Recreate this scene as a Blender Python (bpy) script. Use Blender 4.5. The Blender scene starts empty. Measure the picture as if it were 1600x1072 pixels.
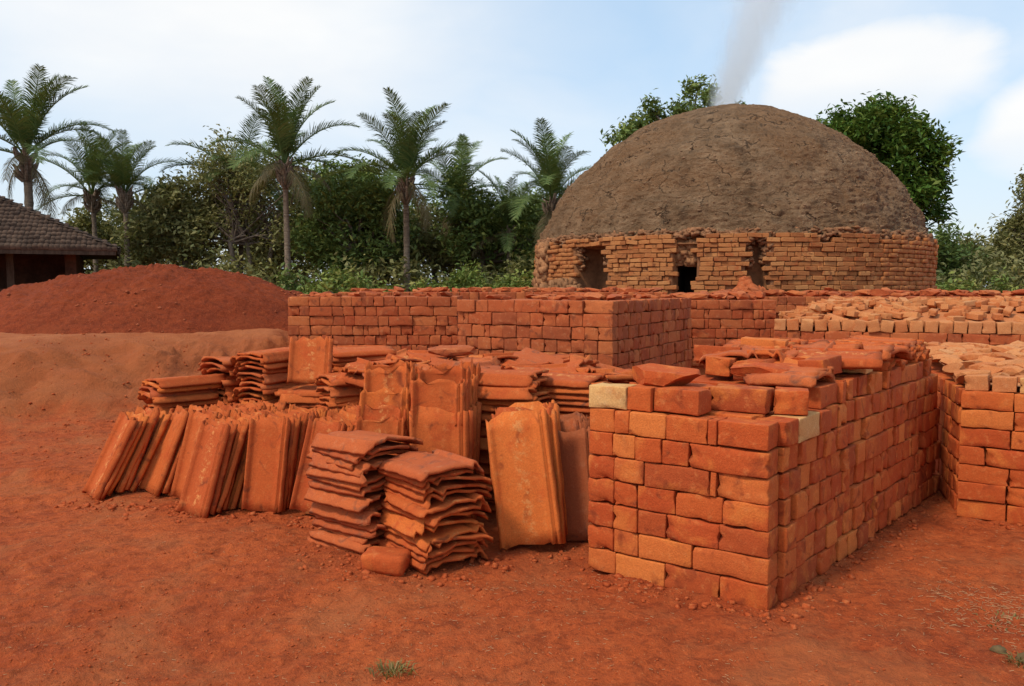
import bpy, math, random
import numpy as np
from mathutils import Matrix, Vector, Euler
rng = np.random.default_rng(11)
random.seed(11)
R = math.radians
SC = bpy.context.scene
COL = SC.collection

# ------------------------------------------------------------------ camera
cam = bpy.data.cameras.new('camera'); cam.lens = 28; cam.sensor_width = 36
cam.clip_start = 0.05; cam.clip_end = 2000
camo = bpy.data.objects.new('camera', cam); COL.objects.link(camo)
camo.location = (0, 0, 1.5); camo.rotation_euler = (R(90 - 4.05), 0, 0)
SC.camera = camo
SC.view_settings.view_transform = 'Standard'; SC.view_settings.look = 'None'
SC.view_settings.exposure = 0.16; SC.view_settings.gamma = 1
SC.view_settings.use_curve_mapping = False
SC.cycles.max_bounces = 6; SC.cycles.diffuse_bounces = 3; SC.cycles.glossy_bounces = 2
SC.cycles.transparent_max_bounces = 8; SC.cycles.volume_bounces = 10
SC.cycles.volume_step_rate = 1.0

# ------------------------------------------------------------------ light
SUN_EL, SUN_AZ = 52, 232          # azimuth clockwise from +Y, where the sun stands
sd = Vector((math.sin(R(SUN_AZ)) * math.cos(R(SUN_EL)), math.cos(R(SUN_AZ)) * math.cos(R(SUN_EL)), math.sin(R(SUN_EL))))
sun = bpy.data.lights.new('sun', 'SUN'); sun.energy = 2.3; sun.angle = R(9); sun.color = (1, 0.87, 0.70)
suno = bpy.data.objects.new('sun', sun); COL.objects.link(suno)
suno.rotation_euler = sd.to_track_quat('Z', 'Y').to_euler()

wd = bpy.data.worlds.new('World'); SC.world = wd; wd.use_nodes = True
nt = wd.node_tree; N = nt.nodes; L = nt.links; N.clear()
def wn(t, **k):
    n = N.new(t)
    for a, b in k.items(): setattr(n, a, b)
    return n
sky = wn('ShaderNodeTexSky', sky_type='NISHITA', sun_disc=False)
sky.sun_elevation = R(SUN_EL); sky.sun_rotation = R(SUN_AZ); sky.dust_density = 2.2; sky.air_density = 1.0; sky.ozone_density = 1.2
tc = wn('ShaderNodeTexCoord')
def noise_w(scale, detail, vec_scale, dist=0.0):
    m = wn('ShaderNodeMapping'); m.inputs['Scale'].default_value = vec_scale
    L.new(tc.outputs['Generated'], m.inputs[0])
    n = wn('ShaderNodeTexNoise'); n.inputs['Scale'].default_value = scale; n.inputs['Detail'].default_value = detail
    n.inputs['Distortion'].default_value = dist
    L.new(m.outputs[0], n.inputs['Vector']); return n
def wmath(op, a, b=None, clamp=False):
    n = wn('ShaderNodeMath', operation=op, use_clamp=clamp)
    for i, v in enumerate((a, b)):
        if v is None: continue
        if isinstance(v, (int, float)): n.inputs[i].default_value = v
        else: L.new(v, n.inputs[i])
    return n.outputs[0]
def ramp_w(v, lo, hi):
    n = wn('ShaderNodeMapRange', interpolation_type='SMOOTHSTEP', clamp=True)
    L.new(v, n.inputs['Value']); n.inputs['From Min'].default_value = lo; n.inputs['From Max'].default_value = hi
    return n.outputs[0]
def bearing(az, el):
    return Vector((math.sin(R(az)) * math.cos(R(el)), math.cos(R(az)) * math.cos(R(el)), math.sin(R(el))))
wob = noise_w(7.0, 7, (1, 1, 1.9), 0.5)
def cloud(az, el, hw, hh, hb, lo, hi, wobble, soft_below=0.0):
    """soft cloud bank standing at a compass bearing"""
    c = bearing(az, el); e1 = Vector((c.y, -c.x, 0)).normalized(); e2 = e1.cross(c) * -1
    e2 = c.cross(e1) * -1 if c.cross(e1).z < 0 else c.cross(e1)
    def dot(e):
        d = wn('ShaderNodeVectorMath', operation='DOT_PRODUCT'); L.new(tc.outputs['Generated'], d.inputs[0]); d.inputs[1].default_value = e; return d.outputs['Value']
    hx = wmath('MULTIPLY', dot(e1), 1 / math.tan(R(hw))); vy = dot(e2)
    below = wmath('MULTIPLY', wmath('MAXIMUM', wmath('MULTIPLY', vy, -1.0), 0.0), 1 / math.tan(R(hb)))
    above = wmath('MULTIPLY', wmath('MAXIMUM', vy, 0.0), 1 / math.tan(R(hh)))
    out = [wmath('POWER', wmath('ABSOLUTE', hx), 2.0), wmath('POWER', wmath('ADD', above, below), 2.0)]
    r = wmath('SQRT', wmath('ADD', out[0], out[1]))
    r = wmath('ADD', r, wmath('MULTIPLY', wmath('SUBTRACT', wob.outputs['Fac'], 0.5), wobble))
    d = wn('ShaderNodeVectorMath', operation='DOT_PRODUCT'); L.new(tc.outputs['Generated'], d.inputs[0]); d.inputs[1].default_value = c
    front = ramp_w(d.outputs['Value'], 0.3, 0.6)
    m = wn('ShaderNodeMapRange', interpolation_type='SMOOTHSTEP', clamp=True); L.new(r, m.inputs['Value'])
    m.inputs['From Min'].default_value = hi; m.inputs['From Max'].default_value = lo
    res = wmath('MULTIPLY', m.outputs[0], front)
    if soft_below: res = wmath('MULTIPLY', res, wmath('SUBTRACT', 1.0, wmath('MULTIPLY', below, soft_below), True))
    return res
masks = [cloud(24.2, 13.2, 8.4, 3.9, 5.0, 0.62, 1.10, 0.8, 0.75), cloud(35.4, 9.4, 7.0, 4.0, 5.0, 0.60, 1.10, 0.7, 0.7),
         cloud(-20, 19, 24, 12, 14, 0.1, 1.25, 0.4), cloud(58, 24, 16, 7, 7, 0.5, 1.1, 0.6, .3), cloud(-70, 28, 22, 9, 9, 0.4, 1.1, 0.6, .3), cloud(4, 42, 20, 9, 9, 0.4, 1.1, 0.7, .3)]
veil = noise_w(1.7, 6, (1, 1, 2.6), 0.6)
vm = wmath('MULTIPLY', ramp_w(veil.outputs['Fac'], 0.42, 0.74), 0.6)
sep = wn('ShaderNodeSeparateXYZ'); L.new(tc.outputs['Generated'], sep.inputs[0])
hz = wn('ShaderNodeMapRange', interpolation_type='SMOOTHSTEP', clamp=True); L.new(sep.outputs['Z'], hz.inputs['Value'])
hz.inputs['From Min'].default_value = 0.30; hz.inputs['From Max'].default_value = 0.0; hz.inputs['To Max'].default_value = 0.5
tot = vm
for m in masks + [hz.outputs[0]]: tot = wmath('MAXIMUM', tot, m)
mix = wn('ShaderNodeMix', data_type='RGBA'); L.new(tot, mix.inputs['Factor'])
thin = wn('ShaderNodeMix', data_type='RGBA'); thin.inputs['Factor'].default_value = 0.5
L.new(sky.outputs[0], thin.inputs['A']); thin.inputs['B'].default_value = (4.1, 5.7, 7.2, 1)
L.new(thin.outputs['Result'], mix.inputs['A'])
CLOUD = 5.9
shade = noise_w(3.0, 4, (1, 1, 3), 0.2)
cl = wn('ShaderNodeMix', data_type='RGBA'); L.new(ramp_w(shade.outputs['Fac'], 0.35, 0.7), cl.inputs['Factor'])
cl.inputs['A'].default_value = (CLOUD * .93, CLOUD * .955, CLOUD * .985, 1); cl.inputs['B'].default_value = (CLOUD * 1.03, CLOUD * 1.03, CLOUD * 1.02, 1)
L.new(cl.outputs['Result'], mix.inputs['B'])
bg = wn('ShaderNodeBackground'); bg.inputs['Strength'].default_value = 0.15
L.new(mix.outputs['Result'], bg.inputs[0]); wo = wn('ShaderNodeOutputWorld'); L.new(bg.outputs[0], wo.inputs[0])

# ------------------------------------------------------------------ numpy noise
_P = np.random.default_rng(5).random(1 << 16)
def _h(ix, iy, iz):
    return _P[((ix * 73856093) ^ (iy * 19349663) ^ (iz * 83492791)) & 0xFFFF]
def vnoise(p):
    p = np.asarray(p, float); i = np.floor(p).astype(np.int64); f = p - i; f = f * f * (3 - 2 * f)
    x, y, z = i.T; fx, fy, fz = f.T; r = 0
    for dx in (0, 1):
        for dy in (0, 1):
            for dz in (0, 1):
                r = r + _h(x + dx, y + dy, z + dz) * (fx if dx else 1 - fx) * (fy if dy else 1 - fy) * (fz if dz else 1 - fz)
    return r * 2 - 1
def fbm(p, o=4, g=0.5):
    p = np.asarray(p, float); a, s, r = 1.0, 1.0, 0
    for k in range(o):
        r = r + a * vnoise(p * s + k * 17.3); a *= g; s *= 2.03
    return r
def sstep(a, b, x):
    t = np.clip((x - a) / (b - a), 0, 1); return t * t * (3 - 2 * t)

# ------------------------------------------------------------------ scene helpers
def mesh(name, v, f, smooth=False):
    me = bpy.data.meshes.new(name)
    me.from_pydata([tuple(map(float, q)) for q in v], [], [tuple(map(int, q)) for q in f])
    if smooth: me.polygons.foreach_set('use_smooth', [True] * len(me.polygons))
    me.update(); return me
def qmesh(name, V, F, smooth=False):
    """fast mesh from numpy: F is (n,3) or (n,4)"""
    me = bpy.data.meshes.new(name); V = np.asarray(V, np.float32); F = np.asarray(F, np.int32); k = F.shape[1]
    me.vertices.add(len(V)); me.vertices.foreach_set('co', V.ravel())
    me.loops.add(F.size); me.loops.foreach_set('vertex_index', F.ravel())
    me.polygons.add(len(F)); me.polygons.foreach_set('loop_start', np.arange(0, F.size, k, dtype=np.int32))
    me.polygons.foreach_set('loop_total', np.full(len(F), k, np.int32))
    if smooth: me.polygons.foreach_set('use_smooth', np.ones(len(F), bool))
    me.update(calc_edges=True); me.validate(); return me
def obj(name, me, mat=None, parent=None, loc=None, rot=None, scl=None, kind=None):
    o = bpy.data.objects.new(name, me); COL.objects.link(o)
    if mat is not None and me is not None and not me.materials: me.materials.append(mat)
    if parent: o.parent = parent
    if loc is not None: o.location = loc
    if rot is not None: o.rotation_euler = rot
    if scl is not None: o.scale = scl
    if kind: o['kind'] = kind
    return o
def thing(name, label, cat, loc=(0, 0, 0), group=None, rz=0):
    o = bpy.data.objects.new(name, None); COL.objects.link(o); o.location = loc; o.rotation_euler = (0, 0, rz)
    o.empty_display_size = .1
    return tag(o, label, cat, group)
def tag(o, label, cat, group=None):
    o['label'] = label; o['category'] = cat
    if group: o['group'] = group
    return o
class MB:
    """collects pieces into one mesh"""
    def __init__(s): s.v = []; s.f3 = []; s.f4 = []; s.n = 0
    def add(s, V, F):
        V = np.asarray(V, float); F = np.asarray(F, int)
        (s.f3 if F.shape[1] == 3 else s.f4).append(F + s.n); s.v.append(V); s.n += len(V)
    def mesh(s, name, smooth=False):
        V = np.concatenate(s.v)
        f3 = list(s.f3)
        for q in s.f4: f3 += [q[:, [0, 1, 2]], q[:, [0, 2, 3]]]
        if s.f3: return qmesh(name, V, np.concatenate(f3), smooth)
        return qmesh(name, V, np.concatenate(s.f4), smooth)
def tube(mb, pts, rad, sides=8):
    pts = np.asarray(pts, float); rad = np.broadcast_to(rad, len(pts)); V = []
    T = np.gradient(pts, axis=0); T /= np.linalg.norm(T, axis=1)[:, None] + 1e-9
    a = np.arange(sides) * 2 * np.pi / sides
    ref = np.array([1., 0.13, 0.07])
    for p, t, r in zip(pts, T, rad):
        u = np.cross(t, ref); u /= np.linalg.norm(u) + 1e-9; w = np.cross(t, u)
        V.append(p + r * (np.cos(a)[:, None] * u + np.sin(a)[:, None] * w))
    n = len(pts); F = []
    for i in range(n - 1):
        for j in range(sides):
            k = (j + 1) % sides; F.append((i * sides + j, i * sides + k, (i + 1) * sides + k, (i + 1) * sides + j))
    mb.add(np.concatenate(V), F)

# ------------------------------------------------------------------ materials
def mat(name):
    m = bpy.data.materials.new(name); m.use_nodes = True; t = m.node_tree
    b = t.nodes['Principled BSDF']; b.inputs['Specular IOR Level'].default_value = 0.18
    return m, t, b
def node(t, typ, **k):
    n = t.nodes.new(typ)
    for a, b in k.items():
        if a in n.inputs.keys(): n.inputs[a].default_value = b
        else: setattr(n, a, b)
    return n
def ramp(t, fac, stops, interp='LINEAR'):
    n = t.nodes.new('ShaderNodeValToRGB'); cr = n.color_ramp; cr.interpolation = interp
    while len(cr.elements) < len(stops): cr.elements.new(0.5)
    for e, (p, c) in zip(cr.elements, stops): e.position = p; e.color = (*c, 1)
    t.links.new(fac, n.inputs[0]); return n.outputs[0]
def mixc(t, fac, a, b, mode='MIX'):
    n = t.nodes.new('ShaderNodeMix'); n.data_type = 'RGBA'; n.blend_type = mode
    for key, v in (('Factor', fac), ('A', a), ('B', b)):
        s = [i for i in n.inputs if i.name == key and (key == 'Factor' and i.type == 'VALUE' or key != 'Factor' and i.type == 'RGBA')][0]
        if isinstance(v, (int, float)): s.default_value = v
        elif isinstance(v, tuple): s.default_value = (*v, 1)
        else: t.links.new(v, s)
    return [o for o in n.outputs if o.type == 'RGBA'][0]
def mth(t, op, a, b=0.0, c=None, clamp=False):
    n = t.nodes.new('ShaderNodeMath'); n.operation = op; n.use_clamp = clamp
    for i, v in enumerate((a, b, c)):
        if v is None: continue
        if isinstance(v, (int, float)): n.inputs[i].default_value = v
        else: t.links.new(v, n.inputs[i])
    return n.outputs[0]
def mrange(t, v, a, b, c=0.0, d=1.0):
    n = t.nodes.new('ShaderNodeMapRange'); n.clamp = True; n.interpolation_type = 'SMOOTHSTEP'; t.links.new(v, n.inputs[0])
    for i, q in enumerate((a, b, c, d)): n.inputs[i + 1].default_value = q
    return n.outputs[0]
def coords(t, world=True, off_random=False, scale=None):
    if world: c = node(t, 'ShaderNodeNewGeometry').outputs['Position']
    else: c = node(t, 'ShaderNodeTexCoord').outputs['Object']
    if off_random:
        oi = node(t, 'ShaderNodeObjectInfo'); k = mth(t, 'MULTIPLY', oi.outputs['Random'], 57.0)
        n = node(t, 'ShaderNodeVectorMath', operation='ADD'); t.links.new(c, n.inputs[0]); t.links.new(k, n.inputs[1]); c = n.outputs[0]
    if scale:
        n = node(t, 'ShaderNodeVectorMath', operation='MULTIPLY'); t.links.new(c, n.inputs[0]); n.inputs[1].default_value = scale; c = n.outputs[0]
    return c
def noise(t, vec, scale, detail=4, rough=0.55, dist=0.0):
    n = node(t, 'ShaderNodeTexNoise'); n.inputs['Scale'].default_value = scale; n.inputs['Detail'].default_value = detail
    n.inputs['Roughness'].default_value = rough; n.inputs['Distortion'].default_value = dist; t.links.new(vec, n.inputs['Vector']); return n.outputs['Fac']
def bump(t, b, h, strength, dist, prev=None):
    n = node(t, 'ShaderNodeBump'); n.inputs['Strength'].default_value = strength; n.inputs['Distance'].default_value = dist
    t.links.new(h, n.inputs['Height'])
    if prev is not None: t.links.new(prev, n.inputs['Normal'])
    t.links.new(n.outputs[0], b.inputs['Normal']); return n.outputs[0]

def clay(name, stops, blotch, dust, rough=0.9, bs=0.5, sc=1.0, centre=None, soot=None, tint=(1.14, .84, .60)):
    """fired earth: one hue per piece, kiln blotches, pale dust, pitted skin"""
    m, t, b = mat(name); oi = node(t, 'ShaderNodeObjectInfo'); c = coords(t, True, True)
    col = ramp(t, oi.outputs['Random'], stops)
    n1 = noise(t, c, 5.5 * sc, 5, 0.6, 0.4); n2 = noise(t, c, 22 * sc, 5, 0.65); n3 = noise(t, c, 120 * sc, 3, 0.7)
    col = mixc(t, mrange(t, n1, 0.50, 0.72, 0, 0.75), col, blotch)
    if soot: col = mixc(t, mrange(t, noise(t, c, 9 * sc, 3, 0.5, 1.0), 0.56, 0.74, 0, 0.85), col, soot)
    col = mixc(t, mrange(t, n2, 0.52, 0.75, 0, 0.5), col, dust)
    if centre:
        oc = node(t, 'ShaderNodeTexCoord').outputs['Object']; sp = node(t, 'ShaderNodeSeparateXYZ'); t.links.new(oc, sp.inputs[0])
        band = mrange(t, mth(t, 'ABSOLUTE', sp.outputs['X']), 0.012, 0.055, 1, 0)
        crust = mth(t, 'MULTIPLY', band, mrange(t, noise(t, c, 26, 5, 0.7), 0.50, 0.62))
        crust = mth(t, 'MULTIPLY', crust, mrange(t, oi.outputs['Random'], 0.35, 0.5))
        col = mixc(t, mth(t, 'MULTIPLY', crust, 0.7), col, centre)
    col = mixc(t, mrange(t, n3, 0.35, 0.7, 0.25, 0.0), col, (0.10, 0.03, 0.015))
    col = mixc(t, 1.0, col, tint, 'MULTIPLY')
    t.links.new(col, b.inputs['Base Color']); b.inputs['Roughness'].default_value = rough
    h = mth(t, 'ADD', mth(t, 'MULTIPLY', n2, 0.8), mth(t, 'MULTIPLY', n3, 0.45))
    bump(t, b, h, bs, 0.012); return m

M = {}
M['brick'] = clay('fired_brick', [(0, (.33, .085, .034)), (.2, (.46, .115, .036)), (.45, (.40, .088, .030)), (.65, (.50, .145, .045)), (.85, (.60, .235, .075)), (1, (.44, .12, .042))],
                  (.60, .24, .07), (.62, .30, .13), bs=0.55, soot=(.22, .055, .025))
M['brick_deep'] = clay('deep_red_brick', [(0, (.31, .085, .036)), (.3, (.44, .12, .044)), (.6, (.36, .08, .030)), (.85, (.50, .17, .062)), (1, (.40, .11, .042))],
                  (.52, .17, .06), (.58, .29, .15), bs=0.55, soot=(.2, .06, .03), tint=(1.06, .93, .80))
M['pale_brick'] = clay('pale_brick', [(0, (.66, .42, .17)), (.5, (.70, .46, .20)), (1, (.62, .34, .13))], (.55, .24, .08), (.74, .55, .30), bs=0.5, tint=(1.05, .95, .85))
M['rubble_pale'] = clay('pale_broken_brick', [(0, (.58, .23, .09)), (.35, (.62, .30, .13)), (.7, (.54, .19, .07)), (1, (.64, .35, .17))], (.5, .15, .05), (.66, .38, .2), bs=0.6, tint=(1.0, .88, .75))
M['kiln_brick'] = clay('kiln_brick', [(0, (.40, .165, .065)), (.35, (.50, .235, .095)), (.6, (.32, .125, .05)), (1, (.56, .29, .125))], (.40, .11, .04), (.56, .30, .14), bs=0.6, soot=(.15, .06, .03), tint=(1.0, .9, .75))
M['tile'] = clay('terracotta_tile', [(0, (.43, .11, .035)), (.3, (.50, .15, .046)), (.6, (.40, .10, .035)), (.85, (.57, .195, .055)), (1, (.50, .14, .045))],
                 (.42, .09, .03), (.58, .26, .11), bs=0.45, centre=(.62, .36, .16), soot=(.20, .06, .03))
M['tile_dark'] = clay('dark_terracotta_tile', [(0, (.33, .10, .042)), (.5, (.38, .115, .046)), (1, (.30, .085, .034))], (.42, .11, .04), (.46, .2, .11), bs=0.45, soot=(.16, .06, .045), tint=(1, .9, .8))
M['tile_weathered'] = clay('weathered_tile', [(0, (.42, .115, .042)), (.5, (.48, .145, .05)), (1, (.38, .095, .036))], (.36, .10, .045), (.50, .24, .13), bs=0.6, soot=(.17, .08, .055), tint=(1.14, .90, .72))

def soil(name, cols, patch, bs, far=False, patch2=(.37, .135, .058)):
    m, t, b = mat(name); c = coords(t, True)
    big = noise(t, c, 0.55, 5, 0.55, 0.5); mid = noise(t, c, 3.2, 5, 0.6); fine = noise(t, c, 38, 5, 0.7); grit = noise(t, c, 170, 3, 0.75)
    col = ramp(t, big, [(0.3, cols[0]), (0.5, cols[1]), (0.7, cols[2])])
    col = mixc(t, mrange(t, mid, 0.46, 0.70, 0, 0.6), col, patch)
    col = mixc(t, mrange(t, fine, 0.5, 0.72, 0, 0.4), col, tuple(min(1, q * 1.35) for q in cols[1]))
    g14 = noise(t, c, 13, 6, 0.72, 0.4)
    col = mixc(t, mrange(t, g14, 0.36, 0.52, 0.55, 0.0), col, tuple(q * 0.55 for q in cols[0]))
    col = mixc(t, mrange(t, g14, 0.54, 0.68, 0.0, 0.45), col, tuple(min(1, q * 1.3) for q in cols[2]))
    col = mixc(t, mrange(t, fine, 0.32, 0.47, 0.5, 0.0), col, tuple(q * 0.5 for q in cols[0]))
    col = mixc(t, mrange(t, grit, 0.30, 0.52, 0.45, 0.0), col, tuple(q * 0.45 for q in cols[0]))
    col = mixc(t, mrange(t, noise(t, c, 95, 2, 0.5), 0.66, 0.74, 0, 0.55), col, (.55, .30, .17))
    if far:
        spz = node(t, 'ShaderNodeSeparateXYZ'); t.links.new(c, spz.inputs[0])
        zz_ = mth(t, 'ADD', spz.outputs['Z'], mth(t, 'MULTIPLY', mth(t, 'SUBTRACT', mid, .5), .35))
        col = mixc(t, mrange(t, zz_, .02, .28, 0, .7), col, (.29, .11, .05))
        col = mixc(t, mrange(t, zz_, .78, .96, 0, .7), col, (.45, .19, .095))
    col = mixc(t, mrange(t, noise(t, c, 1.1, 6, .6, .8), .50, .66, 0, .5), col, patch2)
    col = mixc(t, 1.0, col, (1.12, .92, .70), 'MULTIPLY')
    t.links.new(col, b.inputs['Base Color']); b.inputs['Roughness'].default_value = 0.95
    h = mth(t, 'ADD', mth(t, 'MULTIPLY', g14, 1.3), mth(t, 'ADD', mth(t, 'MULTIPLY', fine, 0.9), mth(t, 'MULTIPLY', grit, 0.3)))
    bump(t, b, h, bs, 0.03); return m
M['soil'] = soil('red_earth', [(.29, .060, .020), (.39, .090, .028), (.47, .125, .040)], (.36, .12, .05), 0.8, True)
M['mound'] = soil('dark_red_soil', [(.20, .040, .015), (.25, .054, .020), (.30, .075, .028)], (.18, .04, .017), 1.0, False, (.24, .06, .024))
M['pebble'] = clay('earth_clods', [(0, (.40, .10, .035)), (1, (.40, .10, .035))], (.48, .2, .09), (.6, .36, .2), sc=3)

def simple(name, c1, c2, scale=8, rough=0.9, bs=0.4, world=True, vec=None):
    m, t, b = mat(name); c = coords(t, world, scale=vec); n = noise(t, c, scale, 5, 0.6); n2 = noise(t, c, scale * 5, 4, 0.65)
    col = mixc(t, mrange(t, n, 0.32, 0.68), c1, c2); col = mixc(t, mrange(t, n2, 0.3, 0.55, 0.4, 0), col, tuple(q * 0.45 for q in c1))
    t.links.new(col, b.inputs['Base Color']); b.inputs['Roughness'].default_value = rough
    bump(t, b, mth(t, 'ADD', n, mth(t, 'MULTIPLY', n2, 0.5)), bs, 0.03); return m
M['straw'] = simple('dry_straw', (.46, .24, .11), (.58, .36, .19), 20)
M['bark'] = simple('bark', (.13, .095, .07), (.22, .17, .13), 6, vec=(1, 1, .3))
M['palm_bark'] = simple('palm_bark', (.16, .115, .08), (.30, .23, .165), 5, vec=(1, 1, 4), bs=.9)
M['timber'] = simple('old_timber', (.05, .032, .022), (.09, .06, .04), 5, vec=(3, 3, .4))
M['mud_wall'] = simple('mud_wall', (.05, .024, .015), (.10, .045, .027), 2.5)  # mud colour darkened to carry the deep shade under the eave
M['roof_tile'] = simple('weathered_roof_tile', (.058, .036, .025), (.125, .078, .052), 2.6, bs=.9)
M['clod'] = simple('red_clods', (.27, .062, .022), (.36, .10, .04), 6, bs=.1)
M['plaster_lump'] = simple('plaster_lumps', (.20, .12, .066), (.30, .185, .105), 5, bs=.1)
M['rock'] = simple('mossy_stone', (.075, .055, .022), (.17, .11, .05), 9)

# kiln plaster
m, t, b = mat('kiln_mud_plaster'); c = coords(t, True)
cs = coords(t, True, scale=(1, 1, 1.25))
n0 = noise(t, c, 0.32, 4, 0.55, 0.8); n1 = noise(t, cs, 1.6, 7, 0.66, 0.2); n2 = noise(t, cs, 8.5, 6, 0.72, 0.9); n3 = noise(t, cs, 34, 4, 0.75)
col = ramp(t, n1, [(0.32, (.17, .10, .052)), (0.5, (.29, .176, .094)), (0.66, (.40, .25, .138))])
col = mixc(t, mrange(t, n0, 0.42, 0.62, 0, 0.6), col, (.30, .155, .07))
col = mixc(t, mrange(t, n2, 0.58, 0.70, 0, 0.7), col, (.37, .25, .15))
col = mixc(t, mrange(t, n2, 0.32, 0.44, 0.8, 0), col, (.05, .03, .018))
col = mixc(t, mrange(t, n3, 0.60, 0.72, 0, 0.55), col, (.44, .31, .19))
run = noise(t, coords(t, True, scale=(2.6, 2.6, .35)), 1.3, 5, .6, .3)
col = mixc(t, mrange(t, run, .55, .70, 0, .5), col, (.10, .065, .04)); col = mixc(t, mrange(t, run, .30, .42, .4, 0), col, (.36, .22, .12))
vo = node(t, 'ShaderNodeTexVoronoi', feature='DISTANCE_TO_EDGE'); vo.inputs['Scale'].default_value = .85
wv = node(t, 'ShaderNodeVectorMath', operation='ADD'); t.links.new(c, wv.inputs[0]); wn_ = node(t, 'ShaderNodeTexNoise'); wn_.inputs['Scale'].default_value = 1.7; wn_.inputs['Detail'].default_value = 5; t.links.new(c, wn_.inputs['Vector']); t.links.new(wn_.outputs['Color'], wv.inputs[1]); t.links.new(wv.outputs[0], vo.inputs['Vector'])
crack = mth(t, 'MULTIPLY', mrange(t, vo.outputs['Distance'], .004, .016, 1, 0), mrange(t, n1, .46, .56))
col = mixc(t, mth(t, 'MULTIPLY', crack, .7), col, (.04, .024, .015))
peel = noise(t, coords(t, True, scale=(1, 1, 1.6)), 1.0, 8, .7, .6)
col = mixc(t, mrange(t, peel, .60, .63, 0, .55), col, (.36, .215, .115))
t.links.new(col, b.inputs['Base Color']); b.inputs['Roughness'].default_value = 0.95
bp = bump(t, b, mth(t, 'SUBTRACT', mth(t, 'ADD', mth(t, 'ADD', n2, mth(t, 'MULTIPLY', mrange(t, peel, .60, .63), .25)), mth(t, 'MULTIPLY', n3, 0.4)), mth(t, 'MULTIPLY', crack, .5)), 1.0, 0.16)
M['plaster'] = m
M['rubble'] = simple('kiln_rubble', (.24, .115, .052), (.40, .19, .085), 3, bs=.8)
M['cornice'] = simple('crumbling_cornice', (.17, .085, .042), (.36, .17, .08), 5, bs=.8)
M['rubble_dark'] = simple('kiln_niche_mud', (.19, .085, .04), (.30, .13, .055), 2.4, bs=1.0)
M['soot'] = simple('sooty_mud', (.03, .018, .012), (.06, .035, .022), 3)
M['cap'] = simple('kiln_vent_clay', (.30, .22, .16), (.42, .33, .25), 6)

def leaf(name, cols, trans=0.35, rough=0.55):
    m = bpy.data.materials.new(name); m.use_nodes = True; t = m.node_tree; t.nodes.clear()
    g = node(t, 'ShaderNodeNewGeometry'); c = ramp(t, g.outputs['Random Per Island'], [(i / (len(cols) - 1), q) for i, q in enumerate(cols)])
    n = noise(t, g.outputs['Position'], 0.9, 3, 0.5); c = mixc(t, mrange(t, n, 0.4, 0.65, 0, 0.5), c, cols[0])
    d = node(t, 'ShaderNodeBsdfPrincipled'); t.links.new(c, d.inputs['Base Color']); d.inputs['Roughness'].default_value = rough; d.inputs['Specular IOR Level'].default_value = 0.15
    tr = node(t, 'ShaderNodeBsdfTranslucent'); t.links.new(mixc(t, 0.5, c, (.18, .22, .03), 'MIX'), tr.inputs[0])
    mx = node(t, 'ShaderNodeMixShader'); mx.inputs[0].default_value = trans; t.links.new(d.outputs[0], mx.inputs[1]); t.links.new(tr.outputs[0], mx.inputs[2])
    o = node(t, 'ShaderNodeOutputMaterial'); t.links.new(mx.outputs[0], o.inputs[0]); return m
M['leaf_dark'] = leaf('dark_leaf', [(0.1121, 0.1665, 0.0505), (0.1521, 0.2176, 0.0595), (0.2002, 0.2722, 0.0687), (0.3004, 0.3201, 0.0802)], .22)
M['leaf_rich'] = leaf('rich_leaf', [(0.0359, 0.0818, 0.0132), (0.0621, 0.132, 0.0185), (0.0966, 0.1848, 0.0264), (0.1656, 0.2112, 0.0396)], .25)
M['leaf_olive'] = leaf('olive_leaf', [(0.1604, 0.1628, 0.0659), (0.2406, 0.222, 0.0848), (0.3208, 0.2812, 0.106), (0.1925, 0.222, 0.0826)], .25)
M['leaf_bush'] = leaf('bush_leaf', [(0.116, 0.1782, 0.0438), (0.1972, 0.2674, 0.062), (0.3016, 0.3454, 0.082), (0.3945, 0.3454, 0.1094)], .3)
M['frond'] = leaf('palm_frond', [(0.066, 0.1141, 0.0348), (0.0924, 0.1472, 0.0425), (0.132, 0.184, 0.0516), (0.187, 0.2116, 0.0645)], .15, .62)
M['frond_dry'] = leaf('dry_palm_frond', [(0.1521, 0.117, 0.0553), (0.1989, 0.1463, 0.0718), (0.117, 0.1053, 0.0497), (0.234, 0.1814, 0.0939)], .2)
M['grass'] = leaf('tuft_grass', [(.20, .16, .05), (.30, .21, .08), (.17, .16, .04), (.36, .22, .10)], .3)

# ------------------------------------------------------------------ ground
def bank(x, y):
    """raised terrace on the left, its foot bending away from the tiles"""
    foot = 7.0 + 0.55 * np.clip(x + 6.0, 0, 4)
    r = sstep(0, 1, (y - foot) / 3.4)
    return 0.87 * r * sstep(-2.3, -3.5, x + 0.0 * y) 
def ground_h(x, y):
    x = np.asarray(x, float); y = np.asarray(y, float); z0 = np.zeros_like(x)
    P = np.stack([x, y, z0], -1)
    near = np.exp(-np.maximum(0, np.hypot(x, y - 5) - 7) / 6)
    b_ = bank(x, y)
    h = b_ + near * (0.028 * fbm(P * 0.9, 3) + 0.012 * fbm(P * 5, 3) + 0.0085 * fbm(P * 17, 3, .65))
    slope = sstep(0.02, .3, b_) * sstep(.85, .6, b_)
    h = h + slope * (0.13 * fbm(P * 2.0, 4) + .08 * np.abs(fbm(P * 5, 4, .65))) + sstep(.3, .8, b_) * near * .02 * fbm(P * 3, 4)
    # a low clod of earth at the left edge
    h = h + 0.07 * np.exp(-((x + 3.75) / .42) ** 2 - ((y - 6.25) / .13) ** 2)
    return h
xs = np.concatenate([-np.geomspace(600, 12, 22), np.arange(-11.5, -4.5, .09), np.arange(-4.5, 4.5, .024), np.arange(4.5, 10, .1), np.geomspace(11, 600, 22)])
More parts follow.
